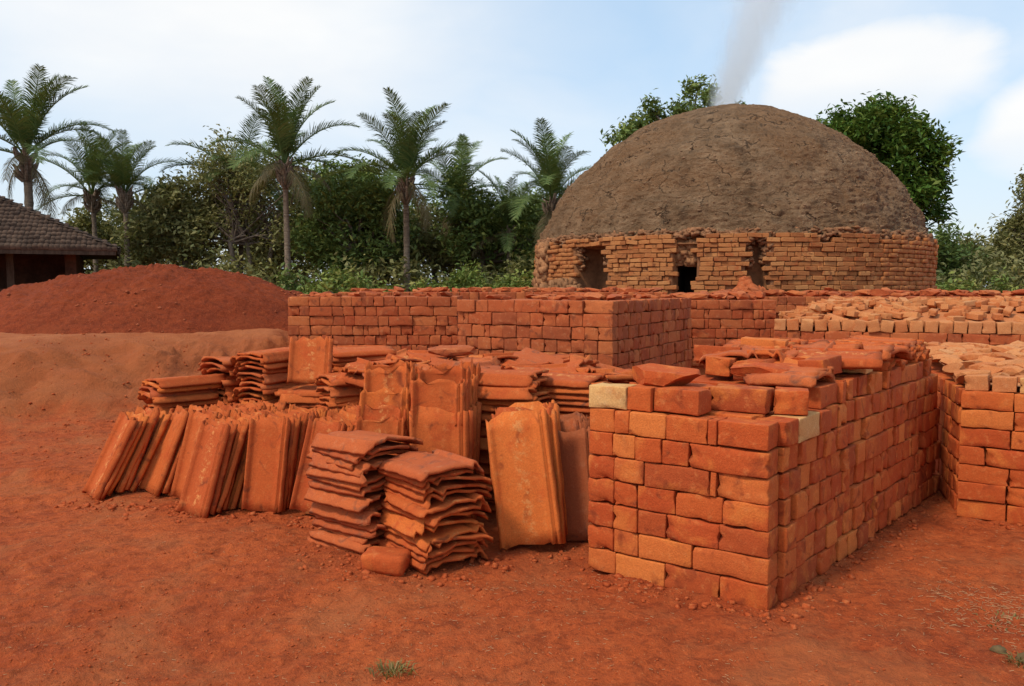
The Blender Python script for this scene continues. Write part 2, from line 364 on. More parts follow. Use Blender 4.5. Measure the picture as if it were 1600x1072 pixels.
ys = np.concatenate([-np.geomspace(300, 2, 12), np.linspace(-1.5, 2.3, 12), np.arange(2.5, 6.2, .02), np.arange(6.2, 12, .06), np.geomspace(12.2, 900, 40)])
X, Y = np.meshgrid(xs, ys); nx, ny = len(xs), len(ys)
Z = ground_h(X.ravel(), Y.ravel()).reshape(X.shape)
idx = np.arange(nx * ny).reshape(ny, nx)
F = np.stack([idx[:-1, :-1], idx[:-1, 1:], idx[1:, 1:], idx[1:, :-1]], -1).reshape(-1, 4)
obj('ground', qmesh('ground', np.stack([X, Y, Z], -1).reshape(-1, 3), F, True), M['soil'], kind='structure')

# red soil mound on the terrace
n = 260; r = np.linspace(0, 1, 110); a = np.linspace(0, 2 * np.pi, n, endpoint=False)
RR, AA = np.meshgrid(r, a, indexing='ij')
prof = (1 - RR ** 2.7)
x = 3.25 * RR * np.cos(AA) * (1 + .05 * np.cos(3 * AA)); y = 2.5 * RR * np.sin(AA)
def mound_z(x, y, r_):
    P = np.stack([x, y, 0 * x], -1).reshape(-1, 3); r_ = np.clip(r_, 0, 1)
    return .95 * (1 - r_ ** 2.7) - .06 + (1 - r_ ** 6) * (.07 * fbm(P * .9, 3) + .045 * fbm(P * 3.4, 3) + .045 * np.abs(fbm(P * 9, 3, .6))).reshape(np.shape(r_))
z = mound_z(x, y, RR)
idx = np.arange(110 * n).reshape(110, n); nxt = np.roll(idx, -1, 1)
F = np.stack([idx[:-1], idx[1:], nxt[1:], nxt[:-1]], -1).reshape(-1, 4)
mo = obj('soil_mound', qmesh('soil_mound', np.stack([x, y, z], -1).reshape(-1, 3), F, True), M['mound'], loc=(-5.95, 13.3, .86))
tag(mo, 'broad low mound of dark red soil heaped on the terrace at left', 'soil mound')

# ------------------------------------------------------------------ small pieces: bricks, chips
def box_piece(dx, dy, dz, bev, nseg, seed, rough):
    """a moulded brick: subdivided box, rounded edges, uneven faces; centre at origin"""
    import bmesh
    bm = bmesh.new(); bmesh.ops.create_cube(bm, size=1)
    bmesh.ops.scale(bm, vec=(dx, dy, dz), verts=bm.verts)
    bmesh.ops.bevel(bm, geom=list(bm.edges), offset=bev, segments=nseg, affect='EDGES', profile=.6)
    if rough > 0 and nseg > 1 and dx > .01:
        bmesh.ops.subdivide_edges(bm, edges=[e for e in bm.edges if e.calc_length() > .05], cuts=3, use_grid_fill=True)
    V = np.array([v.co[:] for v in bm.verts])
    D = np.stack([fbm(V * 9 + seed * 7.7 + k * 31, 2) for k in range(3)], -1) * rough
    D += np.stack([fbm(V * 34 + seed * 3.1 + k * 11, 2) for k in range(3)], -1) * rough * .35
    if nseg > 1:
        near = (np.abs(V) > np.array([dx, dy, dz]) * .5 - .022).sum(1) >= 2
        ch = np.maximum(0, fbm(V * 34 + seed * 5.3, 2) - .36) * near * .04
        D -= V / (np.linalg.norm(V, axis=1)[:, None] + 1e-9) * ch[:, None]
    for v, d in zip(bm.verts, D): v.co += Vector(d)
    me = bpy.data.meshes.new('brick_piece'); bm.to_mesh(me); bm.free()
    me.polygons.foreach_set('use_smooth', [nseg > 1] * len(me.polygons)); me.update(); return me
BH = 0.1245
def variants(matname, n=4, fine=True):
    out = {}
    for kind, w in (('s', .06), ('h', .14), ('l', .285)):
        out[kind] = []
        for k in range(n):
            me = box_piece(w, .14, .119, .0062 if w > .1 else .005, 2, k * 5 + w * 100, .0034 if fine else .0042)
            me.materials.append(M[matname]); out[kind].append((w, me))
    return out
VB = variants('brick', 5); VD = variants('brick_deep', 4, False); VP = variants('pale_brick', 3); VR = variants('rubble_pale', 4, False); VK = None
def chip_mesh(seed, matname, s=(.2, .1, .07)):
    """an angular broken piece"""
    import bmesh
    bm = bmesh.new(); bmesh.ops.create_icosphere(bm, subdivisions=2, radius=.5)
    q = np.random.default_rng(seed)
    for v in bm.verts:
        p = np.array(v.co); m_ = max(abs(p)); p = p / m_ * .5 * (.75 + .25 * (m_ / .5)); v.co = Vector(p)
    for k in range(4):
        nrm = Vector(q.normal(size=3)).normalized()
        bmesh.ops.bisect_plane(bm, geom=list(bm.verts) + list(bm.edges) + list(bm.faces), plane_co=nrm * q.uniform(.30, .46), plane_no=nrm, clear_outer=True)
        bmesh.ops.holes_fill(bm, edges=bm.edges, sides=0)
    V = np.array([v.co[:] for v in bm.verts]); D = np.stack([vnoise(V * 5 + seed + j * 9) for j in range(3)], -1) * .05
    for v, d in zip(bm.verts, D): v.co = Vector((np.array(v.co) + d) * np.array(s))
    me = bpy.data.meshes.new('chip'); bm.to_mesh(me); bm.free(); me.materials.append(M[matname]); return me
CH_R = [chip_mesh(k, 'brick_deep', (.24, .14, .10)) for k in range(6)]
CH_B = [chip_mesh(50 + k, 'brick', (.26, .17, .10)) for k in range(5)]
CH_P = [chip_mesh(20 + k, 'rubble_pale', (.24, .14, .09)) for k in range(6)]

def lay(parent, V, P, d, inward, length, z, joints=None, jit=.006, mix=None, depth=.14, H=BH, pale=0.0, q=random, skip=None):
    """one course along direction d from P; returns nothing, links brick objects"""
    d = Vector((d[0], d[1], 0)).normalized(); inw = Vector((inward[0], inward[1], 0)).normalized(); rz = math.atan2(d.y, d.x)
    if joints is None:
        joints = [0.0]; s = 0
        while s < length - .03:
            k = q.choices((.062, .142, .29), mix or (1, 7, 3))[0] * q.uniform(.93, 1.07)
            if length - s - k < .05: k = length - s
            s += k; joints.append(s)
    for s0, s1 in zip(joints, joints[1:]):
        if skip and skip(s0, s1): continue
        w = s1 - s0; kind = 's' if w < .09 else 'h' if w < .21 else 'l'
        VV = VP if q.random() < pale else V
        wm, me = q.choice(VV[kind])
        mid = (s0 + s1) / 2; off = depth / 2 + q.gauss(0, jit)
        p = Vector((P[0], P[1], 0)) + d * mid + inw * off; p.z = z + H / 2 + q.gauss(0, .0012)
        flip = q.choice((0, math.pi))
        o = obj('brick', me, parent=parent, loc=p, rot=(q.gauss(0, .010) , q.gauss(0, .008), rz + flip + q.gauss(0, .012)),
                scl=((w - .004) / wm, depth / .14, H / BH * q.uniform(.985, 1.015)))
def core(parent, poly, z1, matname, z0=0.0, name='inner_bricks'):
    """the bricks inside the stack, seen only through the joints"""
    k = len(poly); v = [(p[0], p[1], z0) for p in poly] + [(p[0], p[1], z1) for p in poly]
    f = [tuple(range(k))[::-1], tuple(range(k, 2 * k))] + [(i, (i + 1) % k, (i + 1) % k + k, i + k) for i in range(k)]
    obj(name, mesh(name, v, f), M[matname], parent)
def corners(P, d, e, a, b, ins):
    P, d, e = (Vector((q_[0], q_[1], 0)) for q_ in (P, d, e)); d.normalize(); e.normalize()
    return [P + d * ins + e * ins, P + d * (a - ins) + e * ins, P + d * (a - ins) + e * (b - ins), P + d * ins + e * (b - ins)]

# ------------------------------------------------------------------ the big near stack
q = random.Random(3)
st = thing('brick_stack', 'long orange-red brick stack nearest the camera, topped with loose bricks and tiles', 'brick stack')
LA, CA = (.401, 4.137), (1.179, 3.571)
dA = Vector((.809, -.588, 0)); inA = Vector((.588, .809, 0)); eA = Vector((.664, .748, 0)).normalized(); inE = Vector((-.748, .664, 0)).normalized()
rowsA = [[0, .163, .445, .727, .962], [0, .155, .295, .586, .962], [0, .150, .291, .446, .720, .960], [0, .155, .285, .491, .734, .958],
         [0, .155, .322, .670, .703, .955], [0, .142, .271, .418, .560, .953], [0, .15, .236, .438, .655, .703, .948]]
for k, J in enumerate(rowsA):
    lay(st, VB, LA, dA, inA, .962, k * BH, J, q=q, jit=.003)
    ins = .144
    off = q.choice((0, .0, .07))
    J2 = [0.0]; s = off
    if off: J2.append(off)
    while s < 2.74:
        s += q.choices((.066, .142, .285), (2, 8, 1))[0] * q.uniform(.93, 1.07); J2.append(min(s, 2.8))
    sk = None
    if k == 6: J2 = [0, .147, .417] + [j for j in J2 if j > .48]; sk = lambda a_, b_: abs(a_ - .147) < .01
    P0 = Vector((*CA, 0)) + eA * .143
    lay(st, VB, P0, eA, inE, 2.8, k * BH, J2, jit=.009, q=q, skip=sk)
    # left side (seen from a step aside) and far end
    lay(st, VB, Vector((*LA, 0)) + inA * .145, inA, dA, 1.4, k * BH, q=q, mix=(1, 7, 2)) if k > 3 else None
Pn = [Vector((*LA, 0)) + dA * .1 + inA * .1, Vector((*CA, 0)) + inE * .1 + inA * .1, Vector((*CA, 0)) + eA * 2.9 + inE * .1, Vector((*LA, 0)) + eA * 2.85 + dA * .1]
core(st, Pn, 7 * BH - .012, 'brick')
# top face of course seven: bricks visible behind the corner
zt = 7 * BH
def top_pt(s, w): return Vector((*CA, 0)) + eA * s + inE * w       # s back along the right face, w inwards
for s in (.15, .29):                                               # second and third rows of course seven near the corner
    for w0 in (.02, .32, .62):
        wm, me = q.choice(VB['l']); p = top_pt(s + .07, w0 + .285); p.z = zt - BH / 2 + q.gauss(0, .002)
        obj('brick', me, parent=st, loc=p, rot=(0, 0, math.atan2(inE.y, inE.x) + q.gauss(0, .015)), scl=(1, 1, 1))
# course eight: row of loose bricks set back from the corner
def loose(me, p, rz, parent=None, rx=0, ry=0, scl=(1, 1, 1), name='brick'):
    return obj(name, me, parent=parent, loc=p, rot=(rx, ry, rz), scl=scl)
azA = math.atan2(dA.y, dA.x); azE = math.atan2(eA.y, eA.x)
def at_front(s, w, z): p = Vector((*LA, 0)) + dA * s + inA * w; p.z = z; return p
pb = loose(VP['l'][0][1], at_front(.10, .09, zt + .058), azA + .06, scl=(.75, 1.15, .97), name='pale_brick')
tag(pb, 'pale yellow brick on the left front end of the nearest stack', 'brick')
for (s, w, l, dz, a) in [(.275, .10, .46, 0, .03), (.475, .115, .86, .004, -.05), (.70, .33, 1.0, .004, .06), (.26, .26, .9, .0, -.1), (.46, .30, .7, 0, .05), (.92, .42, .55, 0, .3)]:
    loose(q.choice(VB['l'])[1], at_front(s, w, zt + .06 + dz), azA + a, st, scl=(l, 1.05, 1))
lb = obj('loose_brick', chip_mesh(77, 'brick', (.36, .2, .12)), loc=at_front(.33, .20, zt + .165), rot=(0, .04, azA + .1))
tag(lb, 'broken brick lump lying on loose bricks behind the pale yellow brick', 'brick')
# right-hand edge of course eight, with the two pale bricks
pale2 = loose(VP['l'][1][1], top_pt(.425, .064) + Vector((0, 0, zt - BH * .5)), azE, scl=(.93, 1.05, 1.0), name='pale_brick')
tag(pale2, 'pale brick let into the top course along the right side of the nearest stack', 'brick')
s = .62
while s < 2.7:
    w = q.choice((.142, .142, .07, .285))
    kd = 's' if w < .1 else 'h' if w < .2 else 'l'
    if q.random() < .85:
        loose(q.choice(VB[kd])[1], top_pt(s + w / 2, .09 + q.gauss(0, .012)) + Vector((0, 0, zt + .058)), azE + q.gauss(0, .04), st, scl=(.98, 1, q.uniform(.9, 1)))
    s += w
pale3 = loose(VP['h'][0][1], top_pt(1.42, .10) + Vector((0, 0, zt + BH + .055)), azE + .1, scl=(1.15, 1, .95), name='pale_brick')
tag(pale3, 'pale brick beside the tile ends on top of the nearest stack', 'brick')
core(st, [top_pt(.62, .14), top_pt(2.85, .14), top_pt(2.85, .80), top_pt(.62, .86)], zt + .09, 'brick', zt - .005)

# ------------------------------------------------------------------ roof tiles
def tile_mesh(w, l, seed, matname, camber=.012, style=0, th=.016, rag=.013):
    """an interlocking pan tile: cambered pan, raised lips along both sides, ragged ends; x across, y along, z up"""
    g = np.random.default_rng(seed)
    u = np.array([-.5, -.475, -.44, -.40, -.36, -.2, 0, .2, .30, .335, .365, .40, .43, .465, .5])
    if style == 0:
        zz = np.array([.016, .034, .036, .014, .002, .0, .0, .0, .002, .028, .030, .004, .028, .032, .010])
    else:      # stepped section that nests in stacks
        zz = np.array([-.022, -.004, .004, .006, .006, .004, .016, .018, .006, .02, .03, .03, .012, -.010, -.026])
    zz = zz + camber * np.cos(u * np.pi)
    vv = np.linspace(-.5, .5, 10); U, W = np.meshgrid(u, vv)
    Xt = U * w; Yt = W * l; Zt = np.broadcast_to(zz, U.shape).copy()
    Zt = Zt + g.normal(0, .004) * (W * 2) ** 2 + g.normal(0, .004) * W * U * 4
    edge = np.abs(W) > .49
    P_ = np.stack([Xt * 14 + seed, Yt * 14, 0 * Xt], -1).reshape(-1, 3)
    nz = fbm(P_, 3).reshape(U.shape); n2_ = vnoise(P_ * 3.1 + 5).reshape(U.shape)
    Zt = Zt + .0016 * nz + .0012 * n2_; n2_ = n2_ * .5 + g.uniform(-1, 1, U.shape) * .6
    Yt = Yt + edge * (rag * n2_ + rag * .6 * nz) * (1 + 1.3 * (W > .49)) ; sd_ = np.abs(U) > .49; Xt = Xt + sd_ * rag * .5 * n2_
    top_end = W > .49; Zt = Zt + top_end * .008 * (np.abs(U) < .3)
    nV = U.size; top = np.stack([Xt, Yt, Zt + th], -1).reshape(-1, 3); bot = np.stack([Xt, Yt, Zt], -1).reshape(-1, 3)
    ny_, nx_ = U.shape; id_ = np.arange(nV).reshape(ny_, nx_)
    q4 = np.stack([id_[:-1, :-1], id_[:-1, 1:], id_[1:, 1:], id_[1:, :-1]], -1).reshape(-1, 4)
    F_ = [q4, q4[:, ::-1] + nV]
    ring = np.concatenate([id_[0, :], id_[1:, -1], id_[-1, -2::-1], id_[-2:0:-1, 0]]); rn = np.roll(ring, -1)
    F_.append(np.stack([ring, ring + nV, rn + nV, rn], -1))
    me = qmesh('tile_piece', np.concatenate([top, bot]), np.concatenate(F_), False)
    me.materials.append(M[matname]); return me
TL = [tile_mesh(.280, .61, k, 'tile') for k in range(6)]              # long pans
TLD = [tile_mesh(.315, .66, 30 + k, 'tile_dark') for k in range(3)]
M['tile_gold'] = clay('golden_tile', [(0, (.60, .205, .058)), (1, (.60, .205, .058))], (.52, .14, .042), (.64, .34, .14), bs=0.5, centre=(.62, .36, .16), soot=(.30, .09, .035))
TB = [tile_mesh(.36, .74, 60 + k, 'tile_gold' if k == 0 else 'tile', .024) for k in range(3)]    # the large ones by the brick stack
TS = [tile_mesh(.40, .47, 90 + k, 'tile', .01, 1, rag=.02) for k in range(5)]  # square ones in flat stacks
TSW = [tile_mesh(.40, .47, 110 + k, 'tile_weathered', .01, 1, rag=.024) for k in range(4)]
TM = [tile_mesh(.34, .52, 130 + k, 'tile' if k % 5 else 'tile_weathered', .012, 1, rag=.014) for k in range(5)]
THALF = [tile_mesh(.33, .30, 150 + k, 'tile', .012, 0, rag=.016) for k in range(4)]
def stand(parent, me, base, az, lean, roll=0, lift=0.0):
    """tile on its end: az = compass bearing its face looks to (deg from +x), lean back, roll sideways"""
    n_ = Vector((math.cos(R(az)), math.sin(R(az)), 0)); side = Vector((-n_.y, n_.x, 0))
    up = (Vector((0, 0, 1)) * math.cos(R(lean)) - n_ * math.sin(R(lean))); fn = (n_ * math.cos(R(lean)) + Vector((0, 0, 1)) * math.sin(R(lean)))
    Rm = Matrix((side, up, fn)).transposed()
    Rm = Matrix.Rotation(R(roll), 3, fn) @ Rm
    ll = max(abs(v.co.y) for v in me.vertices); up2 = Rm @ Vector((0, 1, 0))
    ww = abs((Rm @ Vector((1, 0, 0))).z) * .15
    p = Vector(base) + up2 * (ll) + Vector((0, 0, ww + lift))
    o = bpy.data.objects.new('roof_tile', me); COL.objects.link(o); o.parent = parent
    o.matrix_local = Matrix.Translation(p) @ Rm.to_4x4(); return o
def lean_row(label, meshes, base, az, lean, roll, n, step=.052, group='rows of roof tiles standing on end', front=None, skew=0.0, seed=1, dlean=0.0):
    g = random.Random(seed); st_ = thing('tile_row', label, 'tile stack', (0, 0, 0), group)
    back = Vector((-math.cos(R(az + skew)), -math.sin(R(az + skew)), 0)); p = Vector((*base, 0))
    for k in range(n):
        me = front if (k == 0 and front) else g.choice(meshes)
        b_ = p + Vector((g.gauss(0, .008), g.gauss(0, .008), 0))
        b_.z = float(ground_h(b_.x, b_.y)) - .012
        stand(st_, me, b_, az + g.gauss(0, 2), lean + k * dlean + g.gauss(0, 1.0), roll + g.gauss(0, 1.2)); p += back * (step * g.uniform(.85, 1.2))
    return st_
def flat_stack(label, meshes, c, az, n, pitch, z0=0.0, wob=.012, lean=(0, 0), group='flat stacks of roof tiles', top=None, seed=1, drift=(0, 0)):
    g = random.Random(seed); st_ = thing('tile_stack', label, 'tile stack', (0, 0, 0), group)
    for k in range(n):
        me = (top if top and k == n - 1 else g.choice(meshes))
        o = obj('roof_tile', me, parent=st_, loc=(c[0] + g.gauss(0, wob) + drift[0] * k, c[1] + g.gauss(0, wob) + drift[1] * k, z0 + .012 + k * pitch),
                rot=(R(lean[0]) + g.gauss(0, .013), R(lean[1]) + g.gauss(0, .013), R(az) + g.gauss(0, .035) + (math.pi if g.random() < .5 else 0)))
    return st_

# standing rows, left to right
lean_row('leftmost row of terracotta roof tiles leaning to the right on the ground', TL, (-3.0, 5.60), 226, 26, 0, 6, .052, front=TL[0], seed=3)
lean_row('leaning tile row just right of the leftmost one, its face plain and rusty', TL, (-2.60, 5.66), 226, 24, 0, 11, .056, seed=4)
lean_row('leaning tile row half hidden behind the crusted tile with the pale centre streak', TL, (-2.29, 5.50), 236, 18, 0, 12, .05, seed=5)
lean_row('leaning row led by an orange tile with a pale crusted streak down its middle', TL, (-2.09, 5.17), 238, 19, -2, 11, .05, front=TL[1], seed=6)
lean_row('nearly upright tile row with dark knobs on its front tile, left centre', TL, (-1.66, 5.20), 258, 11, -3, 13, .048, seed=7)
lean_row('nearly upright dusty tile row touching the left side of the tall flat stack', TL, (-1.31, 5.10), 250, 13, -8, 13, .048, seed=8)
lean_row('upright row led by the big golden tile left of the brick stack', TB, (.125, 4.45), 262, 8, 6.5, 6, .07, front=TB[0], seed=9)
lean_row('dark brown upright tile row squeezed against the brick stack', TLD, (.355, 4.64), 265, 7, 5, 6, .065, seed=10)
lean_row('upright tile row behind the low flat stack, carrying shorter tiles', TB, (-.43, 4.72), 266, 5, 0, 7, .07, seed=12)
lean_row('upright tile row behind the tall flat stack, in the middle of the heap', TL, (-.80, 5.02), 262, 6, 0, 7, .07, seed=13)
# shingled upper tiers
t9 = thing('tile_row', 'pale overlapping tile ends stepped like shingles above the tall flat stack', 'tile stack', group='rows of roof tiles standing on end')
for k in range(7):
    stand(t9, THALF[k % 4], (-.835 + .012 * k, 4.97 + .035 * k, .36 + .085 * min(k, 4) - (.05 if k > 4 else 0)), 264, 8 + q.gauss(0, 2), q.gauss(0, 1.5))
t10 = thing('tile_row', 'short orange tiles standing on the upright row right of the shingled ones', 'tile stack', group='rows of roof tiles standing on end')
for k in range(8):
    stand(t10, THALF[(k + 1) % 4], (-.45 + .012 * k, 4.80 + .062 * k, .635 - (.03 if k % 2 else 0)), 268, 7 + q.gauss(0, 2), q.gauss(0, 2))
# flat stacks in front
flat_stack('tall flat stack of weathered tiles with a grey curled top tile', TSW, (-.875, 4.60), 52, 16, .0390, top=TSW[0], seed=21, wob=.018)
flat_stack('flat tile stack with a dusty pale top, beside the single brick', TS, (-.43, 4.34), 38, 14, .0390, top=TSW[2], seed=22, wob=.014)
# flat stacks on the back tier
flat_stack('small flat tile stack at the far left of the back tier', TM, (-2.70, 6.50), -48, 18, .042, seed=31, wob=.016)
flat_stack('large flat tile stack left of the propped tile, near half', TM, (-1.99, 6.58), -32, 23, .042, seed=32, wob=.016, lean=(0, 4))
flat_stack('large flat tile stack left of the propped tile, far-left half', TM, (-2.36, 6.80), -30, 21, .042, seed=33, wob=.016, lean=(3, 3))
flat_stack('flat tiles under the propped orange tile on the back tier', TM, (-1.62, 6.45), 88, 16, .042, seed=34, wob=.014)
pt = thing('roof_tile', 'smooth orange tile propped upright on the back tier, against the brick wall', 'roof tile')
pp = stand(pt, tile_mesh(.36, .36, 200, 'tile', .006, 0), (-1.62, 6.34, .70), 262, 20, 3); pp.name = 'tile_body'
flat_stack('flat tile stack just right of the propped tile, near one', TM, (-1.22, 6.25), 120, 19, .042, seed=35, wob=.016)
flat_stack('flat tile stack just right of the propped tile, taller one behind', TM, (-1.28, 6.85), 112, 23, .042, seed=36, wob=.016)
flat_stack('flat tile stack with clean orange top tile, left of the loose pale brick', TS, (-.02, 5.30), -108, 22, .042, seed=37, wob=.016, lean=(0, 3))
flat_stack('flat stack of darker tile ends between orange tile stack and brick stack', TM, (.36, 5.45), -118, 21, .042, seed=38, wob=.018)
# jumbled bed of tiles between the standing rows and the brick walls
bed = thing('tile_bed', 'jumbled bed of broken red tiles in front of the middle brick stacks', 'tile heap')
core(bed, [(-1.05, 5.75), (.35, 5.75), (.75, 7.1), (-.5, 7.7), (-1.15, 7.7)], .76, 'tile', name='inner_tiles')
core(bed, [(-.65, 5.35), (-.25, 5.25), (-.25, 5.8), (-.65, 5.8)], .74, 'tile', name='inner_tiles')
g = random.Random(8)
for k in range(72):
    y = g.uniform(5.65, 7.65); x = g.uniform(-1.1, .75)
    if y > 7.6 - .3 * (x + 1): y -= 1.0
    obj('roof_tile', g.choice(TM + TSW + THALF), parent=bed, loc=(x, y, .775 + g.uniform(0, .075)), rot=(g.gauss(0, .16), g.gauss(0, .16), g.uniform(0, 6.28)))
ch = obj('roof_tile', CH_R[1], loc=(-.52, 6.8, .95), rot=(0.05, -.04, .2), scl=(1.7, 1.5, .9))
tag(ch, 'thick broken tile lying on the tile bed below the middle brick stack', 'roof tile')
sb = obj('loose_brick', box_piece(.245, .165, .105, .03, 2, 9, .008), M['brick'], loc=(-.665, 4.14, .05), rot=(.02, .03, R(-10)))
tag(sb, 'single rounded orange brick on the ground in front of the tile stacks', 'brick')

# cover of tiles on the near brick stack
cov = thing('tile_cover', 'uneven cover of red tiles and slabs laid over the nearest brick stack', 'tile cover')
g = random.Random(12)
azC = azA
for k in range(64):
    s = g.uniform(.62, 2.75); w = g.uniform(.14, .86); sc_ = g.uniform(.6, .9)
    p = top_pt(s, w); hump = .055 * math.sin(min(1, max(0, (s - .6) / 2.2)) * math.pi)
    p.z = zt + .11 + hump + g.uniform(0, .05)
    if k % 3 == 0:
        if k % 2: obj('brick', g.choice(VB['l'])[1], parent=cov, loc=p + Vector((0, 0, .03)), rot=(g.gauss(0, .05), g.gauss(0, .05), azA + g.choice((0, 1.57)) + g.gauss(0, .15)), scl=(1, 1, .85))
        else: obj('slab', g.choice(CH_B), parent=cov, loc=p + Vector((0, 0, .01)), rot=(g.gauss(0, .05), g.gauss(0, .05), azA + g.gauss(0, .25)), scl=(g.uniform(1., 1.35), g.uniform(1., 1.3), g.uniform(.7, 1)))
        continue
    obj('roof_tile', g.choice(TM + TM + TSW), parent=cov, loc=p, rot=(g.gauss(0, .07), g.gauss(0, .07), azA + g.choice((0, math.pi / 2)) + g.gauss(0, .18)), scl=(sc_, sc_, 1.2))
for i in range(6):                                     # tile ends hanging over the right edge far back
    for j in range(3):
        p = top_pt(1.75 + .17 * i, .23 + .02 * j); p.z = zt + .13 + .035 * j + g.uniform(0, .01)
        obj('roof_tile', g.choice(TM), parent=cov, loc=p, rot=(g.gauss(0, .04), g.gauss(0, .05), azA + math.pi / 2 + g.gauss(0, .08)), scl=(.6, .8, 1.1))

# ------------------------------------------------------------------ other brick stacks
def wallstack(label, V, P, d, e, a, b, n, ztop_mat='brick_deep', seed=1, visible_from=0, front_mix=(1, 8, 2), side_mix=(1, 8, 1), side=True, other=False, H=BH, jit=.007, group='brick stacks at the back', name='brick_stack', far=False):
    g = random.Random(seed); d = Vector((*d, 0)).normalized(); e = Vector((*e, 0)).normalized()
    st_ = thing(name, label, 'brick stack', (0, 0, 0), group)
    for k in range(visible_from, n):
        lay(st_, V, P, d, e, a, k * H, q=g, mix=front_mix, jit=jit, H=H)
        if side: lay(st_, V, Vector((*P, 0)) + e * .145, e, d, b - .15, k * H, q=g, mix=side_mix, jit=jit, H=H)
        if other: lay(st_, V, Vector((*P, 0)) + e * .145 + d * a, e, -d, min(b - .15, other), k * H, q=g, mix=side_mix, jit=jit, H=H)
    core(st_, corners(P, d, e, a, b, .07), n * H - .01, ztop_mat)
    return st_
# right stack
stB = wallstack('brick stack at the right edge beside the narrow earth passage', VB, (2.915, 5.103), (.84, -.54), (.33, .944), 1.5, 2.9, 7, 'brick', 41, 0, (0, 3, 7), (1, 7, 1), H=.1185, jit=.004, group='near brick stacks')
# middle stack: corner towards the camera
cC = (.932, 7.348)
wallstack('middle brick stack with its sharp corner towards the camera', VD, cC, (-.888, .46), (.48, .877), 1.68, 2.6, 11, seed=42, visible_from=3)
wallstack('left back brick stack standing beside the red soil mound', VD, (-2.90, 10.29), (1, 0), (0, 1), 2.2, 2.2, 11, seed=43, visible_from=4, side=True, jit=.01)
wallstack('brick stack right of the middle one, seen flat on', VD, (2.15, 10.1), (1, -.02), (.02, 1), 1.20, 2.2, 11, seed=44, visible_from=4, side=False, H=.121, other=.8)
stG = wallstack('low broad brick stack under the heap of pale bricks', VD, (3.20, 9.70), (.94, -.34), (.34, .94), 3.6, 2.6, 8, seed=45, visible_from=3, front_mix=(0, 3, 8), side=True, H=.121)
wallstack('far brick stack behind the left back one, one course higher', VD, (-2.75, 12.6), (1, .0), (0, 1), 5.2, 2.2, 11, seed=46, visible_from=8, side=False, H=.1285)
wallstack('far low brick stack in front of the kiln on the right', VD, (3.3, 12.9), (1, -.03), (.03, 1), 6.5, 2.2, 10, seed=47, visible_from=8, side=False, H=.134)

# edge row of upright bricks and the pale brick heap on the low broad stack
g = random.Random(51); dG = Vector((.94, -.34, 0)).normalized(); eG = Vector((.34, .94, 0)).normalized(); zG = 8 * .121
s = 0.0
while s < 3.55:
    w = .14 * g.uniform(.9, 1.15)
    p = Vector((3.20, 9.70, 0)) + dG * (s + w / 2) + eG * (.08 + g.gauss(0, .01)); p.z = zG + .068
    obj('brick', g.choice(VR['h'])[1], parent=stG, loc=p, rot=(g.gauss(0, .05), g.gauss(0, .08), math.atan2(dG.y, dG.x) + g.gauss(0, .05)), scl=(.95, 1.1, 1.12)); s += w
hp = thing('brick_heap', 'low heap of pale bricks laid slanting over the broad stack', 'brick heap')
for k in range(290):
    s = g.uniform(.1, 3.5); w = .2 + 2.2 * (k / 290) ** .9; rise = .26 * math.sin(min(1, w / 1.5) * math.pi / 2) * min(1, (s + .1) / .9)
    p = Vector((3.20, 9.70, 0)) + dG * s + eG * w; p.z = zG + .06 + rise + g.uniform(-.01, .03)
    obj('brick', g.choice(VR['l'])[1], parent=hp, loc=p, rot=(g.gauss(.12, .15), g.gauss(0, .14), math.atan2(eG.y, eG.x) + g.choice((-.5, .5, .9)) + g.gauss(0, .25)), scl=(g.uniform(.7, .9), .58, .55))
nn = 26; UU, WW = np.meshgrid(np.linspace(.05, 3.55, nn), np.linspace(.1, 2.5, nn))
rise = .24 * np.sin(np.minimum(1, WW / 1.5) * np.pi / 2) * np.minimum(1, (UU + .1) / .9)
Px = 3.2 + dG.x * UU + eG.x * WW; Py = 9.7 + dG.y * UU + eG.y * WW
id_ = np.arange(nn * nn).reshape(nn, nn); F = np.stack([id_[:-1, :-1], id_[:-1, 1:], id_[1:, 1:], id_[1:, :-1]], -1).reshape(-1, 4)
obj('inner_bricks', qmesh('inner_bricks', np.stack([Px, Py, zG + .03 + rise], -1).reshape(-1, 3), F), M['rubble_pale'], hp)

# right stack: pale edge course and broken bricks on top
dB = Vector((.84, -.54, 0)).normalized(); eB = Vector((.33, .944, 0)).normalized(); zB = 7 * .1185
s = .02
while s < 1.3:
    w = g.choice((.142, .142, .20)); p = Vector((2.915, 5.103, 0)) + dB * (s + w / 2) + eB * .09; p.z = zB + .05
    obj('brick', g.choice(VP['h'] if g.random() < .45 else VR['h'])[1], parent=stB, loc=p, rot=(0, g.gauss(0, .04), math.atan2(dB.y, dB.x) + g.gauss(0, .05)), scl=(w / .15, .9, .8)); s += w + .01
hb = thing('brick_heap', 'broken pale brick pieces covering the stack at the right edge', 'brick heap')
for k in range(130):
    s = g.uniform(.03, 1.45); w = .14 + 2.6 * g.random() ** .9
    p = Vector((2.915, 5.103, 0)) + dB * s + eB * w; p.z = zB + .03 + .07 * min(1, w) + g.uniform(0, .03)
    obj('broken_brick', g.choice(CH_P), parent=hb, loc=p, rot=(g.gauss(0, .15), g.gauss(0, .15), g.uniform(0, 6.28)), scl=(g.uniform(.7, 1.1), g.uniform(.8, 1.2), g.uniform(.6, 1)))
UU, WW = np.meshgrid(np.linspace(.03, 1.48, 12), np.linspace(.16, 2.8, 12)); id_ = np.arange(144).reshape(12, 12)
F = np.stack([id_[:-1, :-1], id_[:-1, 1:], id_[1:, 1:], id_[1:, :-1]], -1).reshape(-1, 4)
